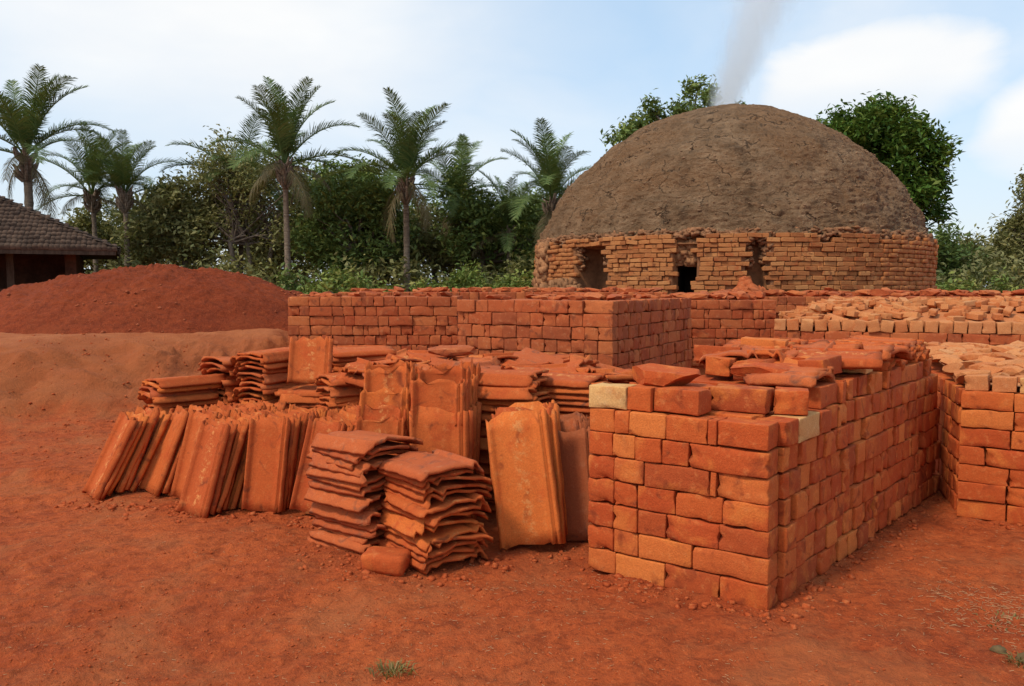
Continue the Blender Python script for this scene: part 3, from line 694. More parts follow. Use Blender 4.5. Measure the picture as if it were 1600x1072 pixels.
obj('inner_bricks', qmesh('inner_bricks', np.stack([2.915 + dB.x * UU + eB.x * WW, 5.103 + dB.y * UU + eB.y * WW, zB + .02 + .07 * np.minimum(1, WW)], -1).reshape(-1, 3), F), M['rubble_pale'], hb)

# loose red pieces on the tops of the back stacks
def litter(label, area, z, n, seed, meshes=CH_R, zr=.03, sc=(.7, 1.4)):
    g = random.Random(seed); h = thing('broken_bricks', label, 'brick rubble')
    for k in range(n):
        x, y = area(g); s = g.uniform(*sc)
        obj('broken_brick', g.choice(meshes), parent=h, loc=(x, y, z(x, y) + .03 * s + g.uniform(0, zr)), rot=(g.gauss(0, .12), g.gauss(0, .12), g.uniform(0, 6.28)), scl=(s * g.uniform(.8, 1.6), s, s * g.uniform(.6, 1.)))
    return h
def para(P, d, e, a, b): 
    d = Vector((*d, 0)).normalized(); e = Vector((*e, 0)).normalized()
    def f(g):
        p = Vector((*P, 0)) + d * g.uniform(.05, a - .05) + e * g.uniform(.1, b - .1); return p.x, p.y
    return f
litter('red brick fragments scattered over the middle brick stack', para(cC, (-.888, .46), (.48, .877), 1.68, 2.6), lambda x, y: 11 * BH - .01, 34, 61, zr=.005, sc=(.5, 1.0))
litter('red brick fragments on top of the left back stack', para((-2.9, 10.29), (1, 0), (0, 1), 2.2, 2.2), lambda x, y: 11 * BH - .01, 22, 62, zr=.005, sc=(.5, 1.0))
litter('broken bricks strewn over the far left stack before the trees', para((-2.75, 12.6), (1, 0), (0, 1), 5.2, 2.2), lambda x, y: 11 * .1285 - .01, 80, 63, zr=.015, sc=(.55, 1.1))
litter('brick fragments on the flat stack right of the middle one', para((2.15, 10.1), (1, -.02), (.02, 1), 1.2, 2.2), lambda x, y: 11 * .121 - .01, 40, 64, zr=.03)
litter('broken red bricks strewn over the far right stack below the kiln', para((3.3, 12.9), (1, -.03), (.03, 1), 6.5, 2.2), lambda x, y: 10 * .134 - .01, 150, 65, zr=.04)

def rock(mb_, c_, s_, g_, sub=1):
    ico = [(-.525, .851, 0), (.525, .851, 0), (-.525, -.851, 0), (.525, -.851, 0), (0, -.525, .851), (0, .525, .851), (0, -.525, -.851), (0, .525, -.851), (.851, 0, -.525), (.851, 0, .525), (-.851, 0, -.525), (-.851, 0, .525)]
    fi = [(0, 11, 5), (0, 5, 1), (0, 1, 7), (0, 7, 10), (0, 10, 11), (1, 5, 9), (5, 11, 4), (11, 10, 2), (10, 7, 6), (7, 1, 8), (3, 9, 4), (3, 4, 2), (3, 2, 6), (3, 6, 8), (3, 8, 9), (4, 9, 5), (2, 4, 11), (6, 2, 10), (8, 6, 7), (9, 8, 1)]
    V_ = np.array(ico) * g_.uniform(.65, 1.15, (12, 1)) * np.asarray(s_); a_ = g_.uniform(0, 6.28); b_ = g_.normal(0, .4)
    Rz = np.array([[math.cos(a_), -math.sin(a_), 0], [math.sin(a_), math.cos(a_), 0], [0, 0, 1]]); Rx = np.array([[1, 0, 0], [0, math.cos(b_), -math.sin(b_)], [0, math.sin(b_), math.cos(b_)]])
    mb_.add(V_ @ (Rz @ Rx).T + np.asarray(c_), fi)
mb = MB(); g2 = np.random.default_rng(41)
for k in range(4500):
    r_, a_ = math.sqrt(g2.random()) * 1.02, g2.uniform(0, 6.28); s_ = .005 + .030 * g2.random() ** 6
    x_, y_ = 3.25 * r_ * math.cos(a_) * (1 + .05 * math.cos(3 * a_)), 2.5 * r_ * math.sin(a_)
    if vnoise(np.array([[x_ * 1.1, y_ * 1.1, 2.]]))[0] + g2.normal(0, .3) < 0: continue
    rock(mb, (x_, y_, float(mound_z(np.array([x_]), np.array([y_]), np.array([r_]))[0]) + s_ * .15), (s_ * 1.3, s_, s_ * .8), g2)
obj('clods', mb.mesh('clods'), M['clod'], mo, kind='stuff')
# ------------------------------------------------------------------ kiln
KC = Vector((5.54, 20.98, 0)); KR = 4.94
kiln = thing('brick_kiln', 'big domed brick kiln plastered with brown mud, smoke rising from its top', 'kiln', KC)
face0 = math.atan2(-KC.y, -KC.x)                       # direction from kiln centre to the camera
def cyl_angle(px):
    """angle on the drum (relative to face0) for a bearing that the picture's column has"""
    th = math.atan((px - 800) / 1244.4); D = KC.length; bc = math.atan2(KC.x, KC.y); de = th - bc
    sgn = D * math.sin(de) / KR; sgn = max(-.999, min(.999, sgn)); return math.asin(sgn) - de
niches = [(cyl_angle(897), cyl_angle(945), 2.36, .7), (cyl_angle(1050), cyl_angle(1085), 2.36, .30), (cyl_angle(1165), cyl_angle(1200), 2.42, .35)]
left_end = cyl_angle(857)
RH = .0955; BL = .275
big = []; rest = MB()
def kbrick(w, d_, h_, seed):
    return box_piece(w, d_, h_, .009, 1, seed, .010)
KM = {k: [kbrick(w, .16, RH - .011, s) for s in range(4)] for k, w in (('l', BL - .019), ('h', .124))}
for ms in KM.values():
    for me in ms: me.materials.append(M['kiln_brick'])
g = random.Random(71)
cnt = 0
for row in range(27):
    z = row * RH + RH / 2; dth = BL / KR; th = -1.75 + (dth / 2 if row % 2 else 0) + g.uniform(-.01, .01)
    top = 2.50
    while th < 1.75:
        w = BL if g.random() < .72 else .142; a0, a1 = th, th + w / KR; mid = (a0 + a1) / 2; th = a1
        if any(n0 < mid < n1 and z < zt_ + .02 for n0, n1, zt_, _ in niches): continue
        if mid < left_end and g.random() < .6: continue
        if z > 2.38 and vnoise(np.array([[mid * 16, z * 4, 7.]]))[0] + g.gauss(0, .25) > (2.52 - z) * 3: continue
        ang = face0 + (-mid) * -1
        rr = KR - .08 + g.gauss(0, .018) + (.10 * max(0, 1 - z / 2.5) * 0)
        p = Vector((math.cos(ang) * rr, math.sin(ang) * rr, z)); rot = (g.gauss(0, .02), g.gauss(0, .03), ang + math.pi / 2 + g.gauss(0, .03))
        me = g.choice(KM['l' if w > .2 else 'h'])
        vis = z > 1.28 and abs(mid) < 1.2
        if vis: big.append((abs(mid), me, p, rot))
        else:
            Mx = (Matrix.Translation(p) @ Euler(rot).to_matrix().to_4x4()); V_ = np.array([(Mx @ v.co)[:] for v in me.vertices])
            for f_ in me.polygons:
                pass
            rest.add(V_, np.array([t_.vertices[:] for t_ in (me.calc_loop_triangles() or me.loop_triangles)]))
big.sort(key=lambda t_: t_[0])
# backing mortar cylinder, pushed in at the niches
A_ = np.linspace(-math.pi, math.pi, 721)[:-1]; zs = np.linspace(-.1, 2.56, 60); ZZ, AA = np.meshgrid(zs, A_, indexing='ij')
rad = np.full(ZZ.shape, KR - .048)
rad -= .20 * sstep(2.38, 2.44, ZZ) * (ZZ < 2.7)
for n0, n1, zt_, dep in niches:
    inn = sstep(n0 - .004, n0 + .004, AA) * sstep(n1 + .004, n1 - .004, AA) * sstep(zt_ + .03, zt_ - .03, ZZ); rad -= dep * inn
PP = np.stack([np.cos(AA) * 9, np.sin(AA) * 9, ZZ * 2], -1).reshape(-1, 3)
rad += (.03 * fbm(PP, 4) ).reshape(rad.shape) * (rad < KR - .1) * 2
ang = face0 + AA
id_ = np.arange(rad.size).reshape(rad.shape); nx_ = np.roll(id_, -1, 1)
n0, n1, zt_, dep = niches[1]; amid = (n0 + n1) / 2; ahw = .225 / KR
F = np.stack([id_[:-1], nx_[:-1], nx_[1:], id_[1:]], -1)
hole = (np.abs(AA[:-1] - amid) < ahw) & (ZZ[:-1] > 1.30) & (ZZ[:-1] < 1.90)
F = F[~hole].reshape(-1, 4)
drum = obj('drum_wall', qmesh('drum_wall', np.stack([np.cos(ang) * rad, np.sin(ang) * rad, ZZ], -1).reshape(-1, 3), F), M['rubble_dark'], kiln)
for _, me, p, rot in big[:300]: obj('brick', me, parent=drum, loc=p, rot=rot)
for _, me, p, rot in big[300:]:
    Mx = (Matrix.Translation(p) @ Euler(rot).to_matrix().to_4x4()); me.calc_loop_triangles(); rest.add(np.array([(Mx @ v.co)[:] for v in me.vertices]), np.array([t_.vertices[:] for t_ in me.loop_triangles]))
obj('brick', rest.mesh('kiln_bricks'), M['kiln_brick'], drum, kind='stuff')
# stoke hole: a dark arched mouth in the middle niche
n0, n1, zt_, dep = niches[1]
mb = MB(); c0 = face0 + (n0 + n1) / 2; rr = KR - .048 - dep
def kp(a_, r_, z_): return (math.cos(a_) * r_, math.sin(a_) * r_, z_)
hw = .23; zlo, zhi = 1.33, 1.93
u = Vector((-math.sin(c0), math.cos(c0), 0)); o_ = Vector((math.cos(c0), math.sin(c0), 0))
prof = [(-hw, zlo), (hw, zlo), (hw, zhi - .06), (hw * .7, zhi), (-hw * .7, zhi), (-hw, zhi - .06)]
Vh = [o_ * (rr + .10) + u * p_ + Vector((0, 0, z_)) for p_, z_ in prof] + [o_ * (rr - .9) + u * p_ + Vector((0, 0, z_)) for p_, z_ in prof]
Fh = [tuple(range(6, 12))] + [(i, i + 6, (i + 1) % 6 + 6, (i + 1) % 6) for i in range(6)]
me = mesh('stoke_hole', Vh, Fh)
so = obj('stoke_hole', me, M['soot'], drum); so['label'] = 'black square stoke hole'
# mud infill above the hole
lump = MB()
g2 = np.random.default_rng(4)
for k in range(90):
    a_ = g2.uniform(n0, n1); z_ = g2.uniform(1.96, 2.42); e_ = g2.uniform(.08, .2, 3); V_ = np.array([(i_, j_, l_) for i_ in (-.5, .5) for j_ in (-.5, .5) for l_ in (-.35, .35)]) * e_ * g2.uniform(.8, 1.1, (8, 3)); lump.add(V_ @ np.array(Euler((g2.normal(0, .2), g2.normal(0, .2), face0 + g2.normal(0, .3))).to_matrix()).T + np.array(kp(face0 + a_, KR - .24 - .08 * g2.random(), z_)), [(0, 1, 3, 2), (4, 6, 7, 5), (0, 4, 5, 1), (2, 3, 7, 6), (0, 2, 6, 4), (1, 5, 7, 3)])
for zc in np.arange(1.3, 1.95, .09):       # narrow jambs either side of the hole
    pass
obj('mud_infill', lump.mesh('mud_infill'), M['rubble'], drum, kind='stuff')
# dome
nt_, na = 210, 620
tt = np.linspace(0, 1, nt_); AA, TT = np.meshgrid(np.linspace(0, 2 * np.pi, na, endpoint=False), tt)
rprof = 4.80 * .5 * (np.sqrt(np.clip(1 - TT ** 2, 0, 1)) + np.sqrt(np.clip(1 - TT, 0, 1)))
zz = 2.58 + 3.50 * TT
px_, py_ = np.cos(AA) * rprof, np.sin(AA) * rprof
P_ = np.stack([px_, py_, zz * 1.6], -1).reshape(-1, 3)
dsp = (.085 * fbm(P_ * .55, 3) + .045 * fbm(P_ * 1.8, 4, .6) + .030 * np.abs(fbm(P_ * 5.5, 3, .6)) + .016 * fbm(P_ * 13, 2, .7)).reshape(AA.shape)
fade = sstep(1.0, .94, TT)
k_ = 1 + dsp / 4.7
zz2 = zz + dsp * .5 * fade - .12 * np.abs(fbm(np.stack([np.cos(AA) * 14, np.sin(AA) * 14, 0 * AA], -1).reshape(-1, 3), 3)).reshape(AA.shape) * sstep(.06, 0, TT)
id_ = np.arange(nt_ * na).reshape(nt_, na); nx_ = np.roll(id_, -1, 1)
F = np.stack([id_[:-1], nx_[:-1], nx_[1:], id_[1:]], -1).reshape(-1, 4)
crs = .007 * np.abs(np.sin(zz2 * 26 + 3 * vnoise(P_ * .8).reshape(AA.shape))) * sstep(1, .8, TT)
k_ = k_ + crs / 4.7
dome = obj('dome', qmesh('dome', np.stack([px_ * k_, py_ * k_, zz2], -1).reshape(-1, 3), F, False), M['plaster'], kiln)
lu = MB(); g2 = np.random.default_rng(14)
for k in range(2600):                                   # lumps and straws baked into the mud
    i_ = int(nt_ * .97 * (1 - math.sqrt(1 - g2.random() * .97))); j_ = int((face0 + g2.uniform(-1.7, 1.7)) / (2 * math.pi) * na) % na; s_ = .006 + .028 * g2.random() ** 4
    rock(lu, (px_[i_, j_] * k_[i_, j_], py_[i_, j_] * k_[i_, j_], zz2[i_, j_]), (s_ * 1.6, s_, s_ * .8), g2)
obj('plaster_lumps', lu.mesh('plaster_lumps'), M['plaster_lump'], dome, kind='stuff')
# crumbling cornice between drum and dome
co = MB()
def shard(mb_, c_, dims, g_):
    """angular brick fragment"""
    V_ = np.array([(x_, y_, z_) for x_ in (-.5, .5) for y_ in (-.5, .5) for z_ in (-.5, .5)]) * dims * g_.uniform(.7, 1.15, (8, 3))
    e_ = Euler((g_.normal(0, .28), g_.normal(0, .28), g_.uniform(0, 6.28))).to_matrix(); V_ = V_ @ np.array(e_).T + np.asarray(c_)
    mb_.add(V_, [(0, 1, 3, 2), (4, 6, 7, 5), (0, 4, 5, 1), (2, 3, 7, 6), (0, 2, 6, 4), (1, 5, 7, 3)])
for k in range(1300):
    a_ = g2.uniform(-1.75, 1.75); u_ = g2.random(); n_ = vnoise(np.array([[a_ * 11, 3.3, 0]]))[0] + .6 * vnoise(np.array([[a_ * 38, 9.3, 0]]))[0]
    z_ = 2.66 - (.17 + .15 * n_) * u_ + .02 * g2.normal(); rr = KR - .22 + .07 * u_ + .03 * n_ + g2.normal(0, .035)
    shard(co, kp(face0 + a_, rr, z_), (g2.uniform(.06, .22), g2.uniform(.08, .16), g2.uniform(.03, .075)), g2)
for n0, n1, zt_, dep in (niches[2], niches[0]):
    for k in range(150):
        a_ = g2.choice([n0, n1]) + g2.normal(0, .012); z_ = g2.uniform(1.9, 2.5); shard(co, kp(face0 + a_, KR - .19 + g2.normal(0, .04), z_), (g2.uniform(.06, .18), .1, .06), g2)
obj('cornice_rubble', co.mesh('cornice_rubble'), M['cornice'], drum, kind='stuff')
# broken buttress at the left end
bu = MB()
for k in range(420):
    z_ = 2.5 * g2.random() ** .8; a_ = left_end - .03 - .13 * g2.random() - .02 * (2.5 - z_); rr = KR - .05 + .28 * (1 - z_ / 2.6) * g2.random()
    shard(bu, kp(face0 + a_, rr, z_), g2.uniform(.08, .26, 3), g2)
obj('broken_buttress', bu.mesh('broken_buttress'), M['rubble'], kiln, kind='stuff')
vt = MB(); tube(vt, [(0, 0, 6.0), (0, 0, 6.10), (0, 0, 6.12)], [.36, .30, .2], 20)
obj('vent_rim', vt.mesh('vent_rim', True), M['cap'], dome)
# fallen pieces at the foot of the kiln
rb = MB()
for k in range(200):
    a_ = g2.normal(niches[2][0] + .01, .035); r_ = KR + g2.uniform(0, .9); z_ = 1.62 - .38 * (r_ - KR) - abs(a_ - niches[2][0]) * 4 * .5
    z_ = max(1.15, z_) * g2.uniform(.85, 1); rock(rb, np.array(kp(face0 + a_, r_, z_)) + KC, g2.uniform(.06, .16, 3), g2)
hb_ = MB(); 
P0 = kp(face0 + niches[2][0], KR + .45, 0)
for k in range(160): 
    z_ = g2.uniform(0, 1.3); f_ = 1.25 - .5 * z_; rock(rb, np.array([P0[0] + KC.x + g2.normal(0, .35 * f_), P0[1] + KC.y + g2.normal(0, .3 * f_), z_]), g2.uniform(.12, .26, 3), g2)
h_ = tag(obj('rubble_heap', rb.mesh('rubble_heap'), M['brick_deep'], kind='stuff'), 'heap of fallen red lumps at the foot of the kiln, right of its black mouth', 'rubble heap')
rb = MB(); P1 = Vector((1.1, 17.6, 0))
for k in range(420):
    z_ = 1.6 * g2.random(); f_ = 1.55 - .85 * z_; shard(rb, np.array([P1.x + g2.normal(0, .55 * f_), P1.y + g2.normal(0, .45 * f_), z_]), g2.uniform(.08, .22, 3), g2)
tag(obj('rubble_heap', rb.mesh('rubble_heap'), M['rubble'], kind='stuff'), 'brown rubble heap against the broken left end of the kiln', 'rubble heap')

# smoke
mb = MB(); hs = np.linspace(0, 9, 26); tube(mb, [(.38 * h_ - .12, 0.02 * h_, 6.04 + h_) for h_ in hs], .50 + .21 * hs, 24)
sme = mb.mesh('smoke_plume', True)
import bmesh
bm = bmesh.new(); bm.from_mesh(sme); bmesh.ops.holes_fill(bm, edges=bm.edges); bm.to_mesh(sme); bm.free()
m = bpy.data.materials.new('smoke'); m.use_nodes = True; t = m.node_tree; t.nodes.clear()
oc = node(t, 'ShaderNodeTexCoord').outputs['Object']; sp = node(t, 'ShaderNodeSeparateXYZ'); t.links.new(oc, sp.inputs[0])
h_ = mth(t, 'SUBTRACT', sp.outputs['Z'], 6.04)
cxs = mth(t, 'SUBTRACT', mth(t, 'MULTIPLY', h_, .38), .12)
dx = mth(t, 'SUBTRACT', sp.outputs['X'], cxs); dy = mth(t, 'SUBTRACT', sp.outputs['Y'], mth(t, 'MULTIPLY', h_, .02))
rr_ = mth(t, 'SQRT', mth(t, 'ADD', mth(t, 'MULTIPLY', dx, dx), mth(t, 'MULTIPLY', dy, dy)))
rn = mth(t, 'DIVIDE', rr_, mth(t, 'ADD', .48, mth(t, 'MULTIPLY', h_, .205)))
sv = node(t, 'ShaderNodeVectorMath', operation='MULTIPLY'); t.links.new(oc, sv.inputs[0]); sv.inputs[1].default_value = (1.5, 1.5, .55)
nz = noise(t, sv.outputs[0], 1.9, 6, .62, 1.6)
edge = mrange(t, mth(t, 'ADD', rn, mth(t, 'MULTIPLY', mth(t, 'SUBTRACT', nz, .5), 1.5)), .95, .1)
den = mth(t, 'MULTIPLY', edge, mth(t, 'DIVIDE', 5.5, mth(t, 'ADD', 1.0, mth(t, 'MULTIPLY', h_, .9))))
pv = node(t, 'ShaderNodeVolumePrincipled'); pv.inputs['Color'].default_value = (.98, .995, .995, 1); t.links.new(den, pv.inputs['Density']); pv.inputs['Anisotropy'].default_value = .7
o_ = node(t, 'ShaderNodeOutputMaterial'); t.links.new(pv.outputs[0], o_.inputs['Volume'])
sk = obj('smoke_plume', sme, m, loc=KC, kind='stuff'); sk['label'] = 'thin grey smoke plume rising from the top of the kiln'; sk['category'] = 'smoke'

# ------------------------------------------------------------------ hut
E0 = Vector((-9.86, 20.0, 0)); uH = Vector((-.897, -.442, 0)); wH = Vector((-.442, .897, 0)); zE = 2.38
hut = thing('hut', 'low mud-walled hut with a weathered tiled hip roof at the left edge', 'hut', E0)
def hp_(u_, w_, z_): return uH * u_ + wH * w_ + Vector((0, 0, z_))
# roof planes: slab under the tiles plus rows of small tiles
LEN, DEP, RISE = 9.0, 7.0, 1.78; ap = 3.5
pts = [hp_(0, 0, zE), hp_(LEN, 0, zE), hp_(LEN, DEP, zE), hp_(0, DEP, zE), hp_(ap, DEP / 2, zE + RISE), hp_(LEN - .5, DEP / 2, zE + RISE)]
roof = obj('roof', mesh('roof', pts, [(0, 1, 5, 4), (3, 0, 4), (2, 3, 4, 5), (1, 2, 5), (3, 2, 1, 0)]), M['timber'], hut)
mt = MB(); g2 = np.random.default_rng(9)
def tile_rows(P00, P10, apexfn, nrow, wid):
    """rows of barrel tiles from eave to ridge between the left and right edges that apexfn gives"""
    for r_ in range(nrow):
        f0, f1 = r_ / nrow, (r_ + 1.25) / nrow
        a0, b0 = apexfn(f0); a1, b1 = apexfn(min(f1, 1)); Lr = (b0 - a0).length; n_ = max(1, int(Lr / wid))
        for k in range(n_ + 1):
            s_ = (k + .5) / (n_ + 1); p = a0.lerp(b0, s_); d_ = (b0 - a0).normalized()
            up_ = (a1.lerp(b1, .5) - a0.lerp(b0, .5)); nrm = d_.cross((apexfn(1)[0] - a0)).normalized()
            if nrm.z < 0: nrm = -nrm
            sl = nrm.cross(d_).normalized(); sl = sl if sl.z > 0 else -sl
            hl = .34; wv = wid * .54; lift = .05 + g2.normal(0, .009); tl = .018 + abs(g2.normal(0, .014))
            V_ = []
            for e_, zz_ in ((-.03, lift + .03 + tl), (hl, lift - .015)):
                for x_, c_ in ((-1, 0), (-.6, .7), (0, 1), (.6, .7), (1, 0)):
                    V_.append(p + d_ * (x_ * wv) + sl * e_ + nrm * (zz_ + .022 * c_))
            for x_, c_ in ((-1, 0), (-.6, .7), (0, 1), (.6, .7), (1, 0)): V_.append(p + d_ * (x_ * wv) + sl * -.03 + nrm * (lift - .03))
            F_ = [(i, i + 1, i + 6, i + 5) for i in range(4)] + [(i + 1, i, i + 10, i + 11) for i in range(4)]
            mt.add(np.array([v[:] for v in V_]), F_)
tile_rows(0, 0, lambda f: (hp_(ap * f, DEP / 2 * f, zE + RISE * f), hp_(LEN - .5 * f, DEP / 2 * f, zE + RISE * f)), 16, .115)
tile_rows(0, 0, lambda f: (hp_(ap * f, DEP / 2 * f, zE + RISE * f), hp_(ap * f, DEP * (1 - .5 * f), zE + RISE * f)), 16, .115)
obj('roof_tile', mt.mesh('roof_tile'), M['roof_tile'], roof, kind='stuff')
def slab(name, u0, u1, w0, w1, z0, z1, mm):
    v = [hp_(*c_) for c_ in ((u0, w0, z0), (u1, w0, z0), (u1, w1, z0), (u0, w1, z0), (u0, w0, z1), (u1, w0, z1), (u1, w1, z1), (u0, w1, z1))]
    return obj(name, mesh(name, v, [(0, 3, 2, 1), (4, 5, 6, 7), (0, 1, 5, 4), (1, 2, 6, 5), (2, 3, 7, 6), (3, 0, 4, 7)]), mm, hut)
slab('wall', .95, LEN - .9, 2.7, DEP - .9, .5, zE - .02, M['mud_wall'])
slab('low_wall', 2.3, LEN - .9, .95, 1.2, .5, 1.45, M['mud_wall'])
slab('wall', .95, 1.2, .9, 2.72, .5, zE - .03, M['mud_wall'])
for k in (2.3, 4.4, 6.5):
    slab('post', k, k + .16, .85, 1.0, .5, zE - .01, M['timber'])
slab('fascia', .03, LEN, -.02, .03, zE - .1, zE + .02, M['timber'])

# ------------------------------------------------------------------ palms
def frond_mesh(seed, e0, droop, Lf, nleaf, ll, matname, dry=False):
    g = np.random.default_rng(seed); n_ = 16; mb_ = MB(); ang = R(e0); p = np.zeros(3); P_ = [p.copy()]; tang = []
    for i in range(n_):
        s_ = i / n_; a_ = ang - R(droop) * s_ ** 1.6; d_ = np.array([math.cos(a_), 0, math.sin(a_)]); p = p + d_ * Lf / n_; P_.append(p.copy()); tang.append(d_)
    P_ = np.array(P_); tang.append(tang[-1]); tang = np.array(tang)
    tube(mb_, P_, np.linspace(.035, .006, len(P_)), 4)
    V_, F_ = [], []
    for k in range(nleaf):
        s_ = .16 + .84 * (k + g.uniform(-.3, .3)) / nleaf; s_ = min(.995, s_); f_ = s_ * n_; i = int(f_); w_ = f_ - i
        c_ = P_[i] * (1 - w_) + P_[min(i + 1, n_)] * w_; tg = tang[i]; nr = np.array([-tg[2], 0, tg[0]])
        env = math.sin(math.pi * min(1, .12 + s_ * .86)) ** .55
        for sd_ in (-1, 1):
            l_ = ll * env * g.uniform(.8, 1.1); fw = .55 + .55 * s_ + g.normal(0, .07)
            d_ = np.array([0, sd_, 0]) * 1.0 + tg * fw + nr * (.50 + g.normal(0, .14) - (.5 if dry else 0)); d_ /= np.linalg.norm(d_)
            wd_ = .016 * g.uniform(.8, 1.25); wv = tg * wd_
            m1 = c_ + d_ * l_ * .5; sag = np.array([0, 0, -1.0]) * l_ * (.10 + .32 * g.random() + (.4 if dry else 0)); tip = c_ + d_ * l_ + sag; m1 = m1 + sag * .22
            b_ = len(V_); V_ += [c_ - wv * .6, c_ + wv * .6, m1 + wv, m1 - wv, tip]; F_ += [(b_, b_ + 1, b_ + 2), (b_, b_ + 2, b_ + 3), (b_ + 3, b_ + 2, b_ + 4)]
    mb_.add(V_, F_); me = mb_.mesh('frond'); me.materials.append(M[matname]); return me
FR = {'up': [frond_mesh(s, 82 - 4 * s, 34 + 10 * s, 3.1, 92, .70, 'frond') for s in range(3)], 'mid': [frond_mesh(10 + s, 70 - 5 * s, 58 + 6 * s, 3.2, 92, .74, 'frond') for s in range(4)],
      'low': [frond_mesh(20 + s, 42 - 11 * s, 74, 3.0, 88, .70, 'frond') for s in range(4)], 'dry': [frond_mesh(30 + s, -5 - 22 * s, 70, 2.2, 52, .5, 'frond_dry', True) for s in range(3)]}
def palm(label, base, hub_z, sc_, n_up, n_mid, n_low, n_dry, seed, tr=.17, bend=.3):
    g = random.Random(seed); root = thing('palm_tree', label, 'palm tree', (base[0], base[1], 0), 'palms along the edge of the yard')
    g0 = np.random.default_rng(seed + 50); mb_ = MB(); hs = np.linspace(0, 1, 44); wig = [(bend * (1 - (1 - h_) ** 2) - bend, .1 * math.sin(h_ * 3), h_ * hub_z) for h_ in hs]
    tr *= .56; rad_ = tr * (1.15 - .25 * hs + .5 * np.exp(-hs * 12)) * (1 + .05 * np.sin(np.arange(44) * 2.4) + .05 * g0.normal(0, 1, 44)); rad_ = rad_ + tr * .40 * sstep(.88, .98, hs)
    tube(mb_, wig, rad_, 12)
    g3 = np.random.default_rng(seed)
    for k in range(46):                                   # old leaf bases under the crown
        a_ = g3.uniform(0, 6.28); z_ = hub_z * g3.uniform(.86, 1.0); r_ = tr * 1.3
        d_ = np.array([math.cos(a_), math.sin(a_), 0]); tube(mb_, [d_ * r_ * .6 + [0, 0, z_], d_ * (r_ + .10) + [0, 0, z_ + .13], d_ * (r_ + .17) + [0, 0, z_ + .30]], [.06, .045, .02], 4)
    obj('trunk', mb_.mesh('trunk', True), M['palm_bark'], root)
    k = 0
    for kind, n_ in (('up', n_up), ('mid', n_mid), ('low', n_low), ('dry', n_dry)):
        a0 = g.uniform(0, 6.28)
        for i in range(n_):
            s_ = sc_ * g.uniform(.85, 1.12)
            obj('frond', g.choice(FR[kind]), parent=root, loc=(0, 0, hub_z + g.uniform(-.12, .1)), rot=(g.gauss(0, .10), g.gauss(0, .12), a0 + 6.283 * i / n_ + g.gauss(0, .22)), scl=(s_, s_, s_))
    return root
palm('tall palm rising behind the hut at the far left', (-14.2, 23.6), 5.3, .84, 6, 8, 6, 4, 1, .22)
palm('slim palm just right of the hut, second from the left', (-14.6, 28), 4.7, .74, 5, 7, 5, 2, 2, .15, .1)
palm('third palm from the left, short, over the red soil mound', (-13.0, 27), 4.6, .68, 6, 8, 6, 1, 3, .16, .1)
palm('tallest palm with bare grey trunk right of the soil mound', (-7.05, 25), 5.25, .86, 6, 7, 5, 6, 4, .16, -.05)
palm('spreading palm in the centre, above the left back brick stack', (-3.3, 25), 4.75, .86, 4, 9, 9, 4, 5, .17, .0)
palm('palm half hidden by the left shoulder of the kiln', (1.25, 25.6), 4.15, .82, 4, 9, 8, 3, 6, .18, .1)

palm('brownish ragged palm crown among the trees left of the tallest palm', (-9.6, 28.4), 5.0, .84, 0, 3, 11, 9, 7, .15, .2)
palm('smaller palm among the trees right of the central spreading palm', (-1.9, 28.2), 4.5, .78, 2, 6, 9, 4, 8, .15, -.1)
palm('low young palm close to the left of the kiln-side palm', (-.1, 27.2), 3.3, .72, 3, 7, 8, 2, 9, .14, .1)
# ------------------------------------------------------------------ broadleaf trees
def leaves(mb_, centers, n_, spread, size, g, flat=.5):
    ci = g.integers(0, len(centers), n_); c_ = centers[ci] + g.normal(0, 1, (n_, 3)) * spread
    nrm = g.normal(0, 1, (n_, 3)); nrm[:, 2] = np.abs(nrm[:, 2]) + flat; nrm /= np.linalg.norm(nrm, axis=1)[:, None]
    a_ = np.cross(nrm, g.normal(0, 1, (n_, 3))); a_ /= np.linalg.norm(a_, axis=1)[:, None]; b_ = np.cross(nrm, a_)
    l_ = size * g.uniform(.65, 1.35, (n_, 1)); w_ = l_ * g.uniform(.28, .45, (n_, 1))
    V_ = np.stack([c_ - a_ * l_, c_ - b_ * w_ + nrm * w_ * .2, c_ + a_ * l_ - nrm * l_ * .25, c_ + b_ * w_ + nrm * w_ * .2], 1).reshape(-1, 3)
    mb_.add(V_, np.arange(4 * n_).reshape(-1, 4))
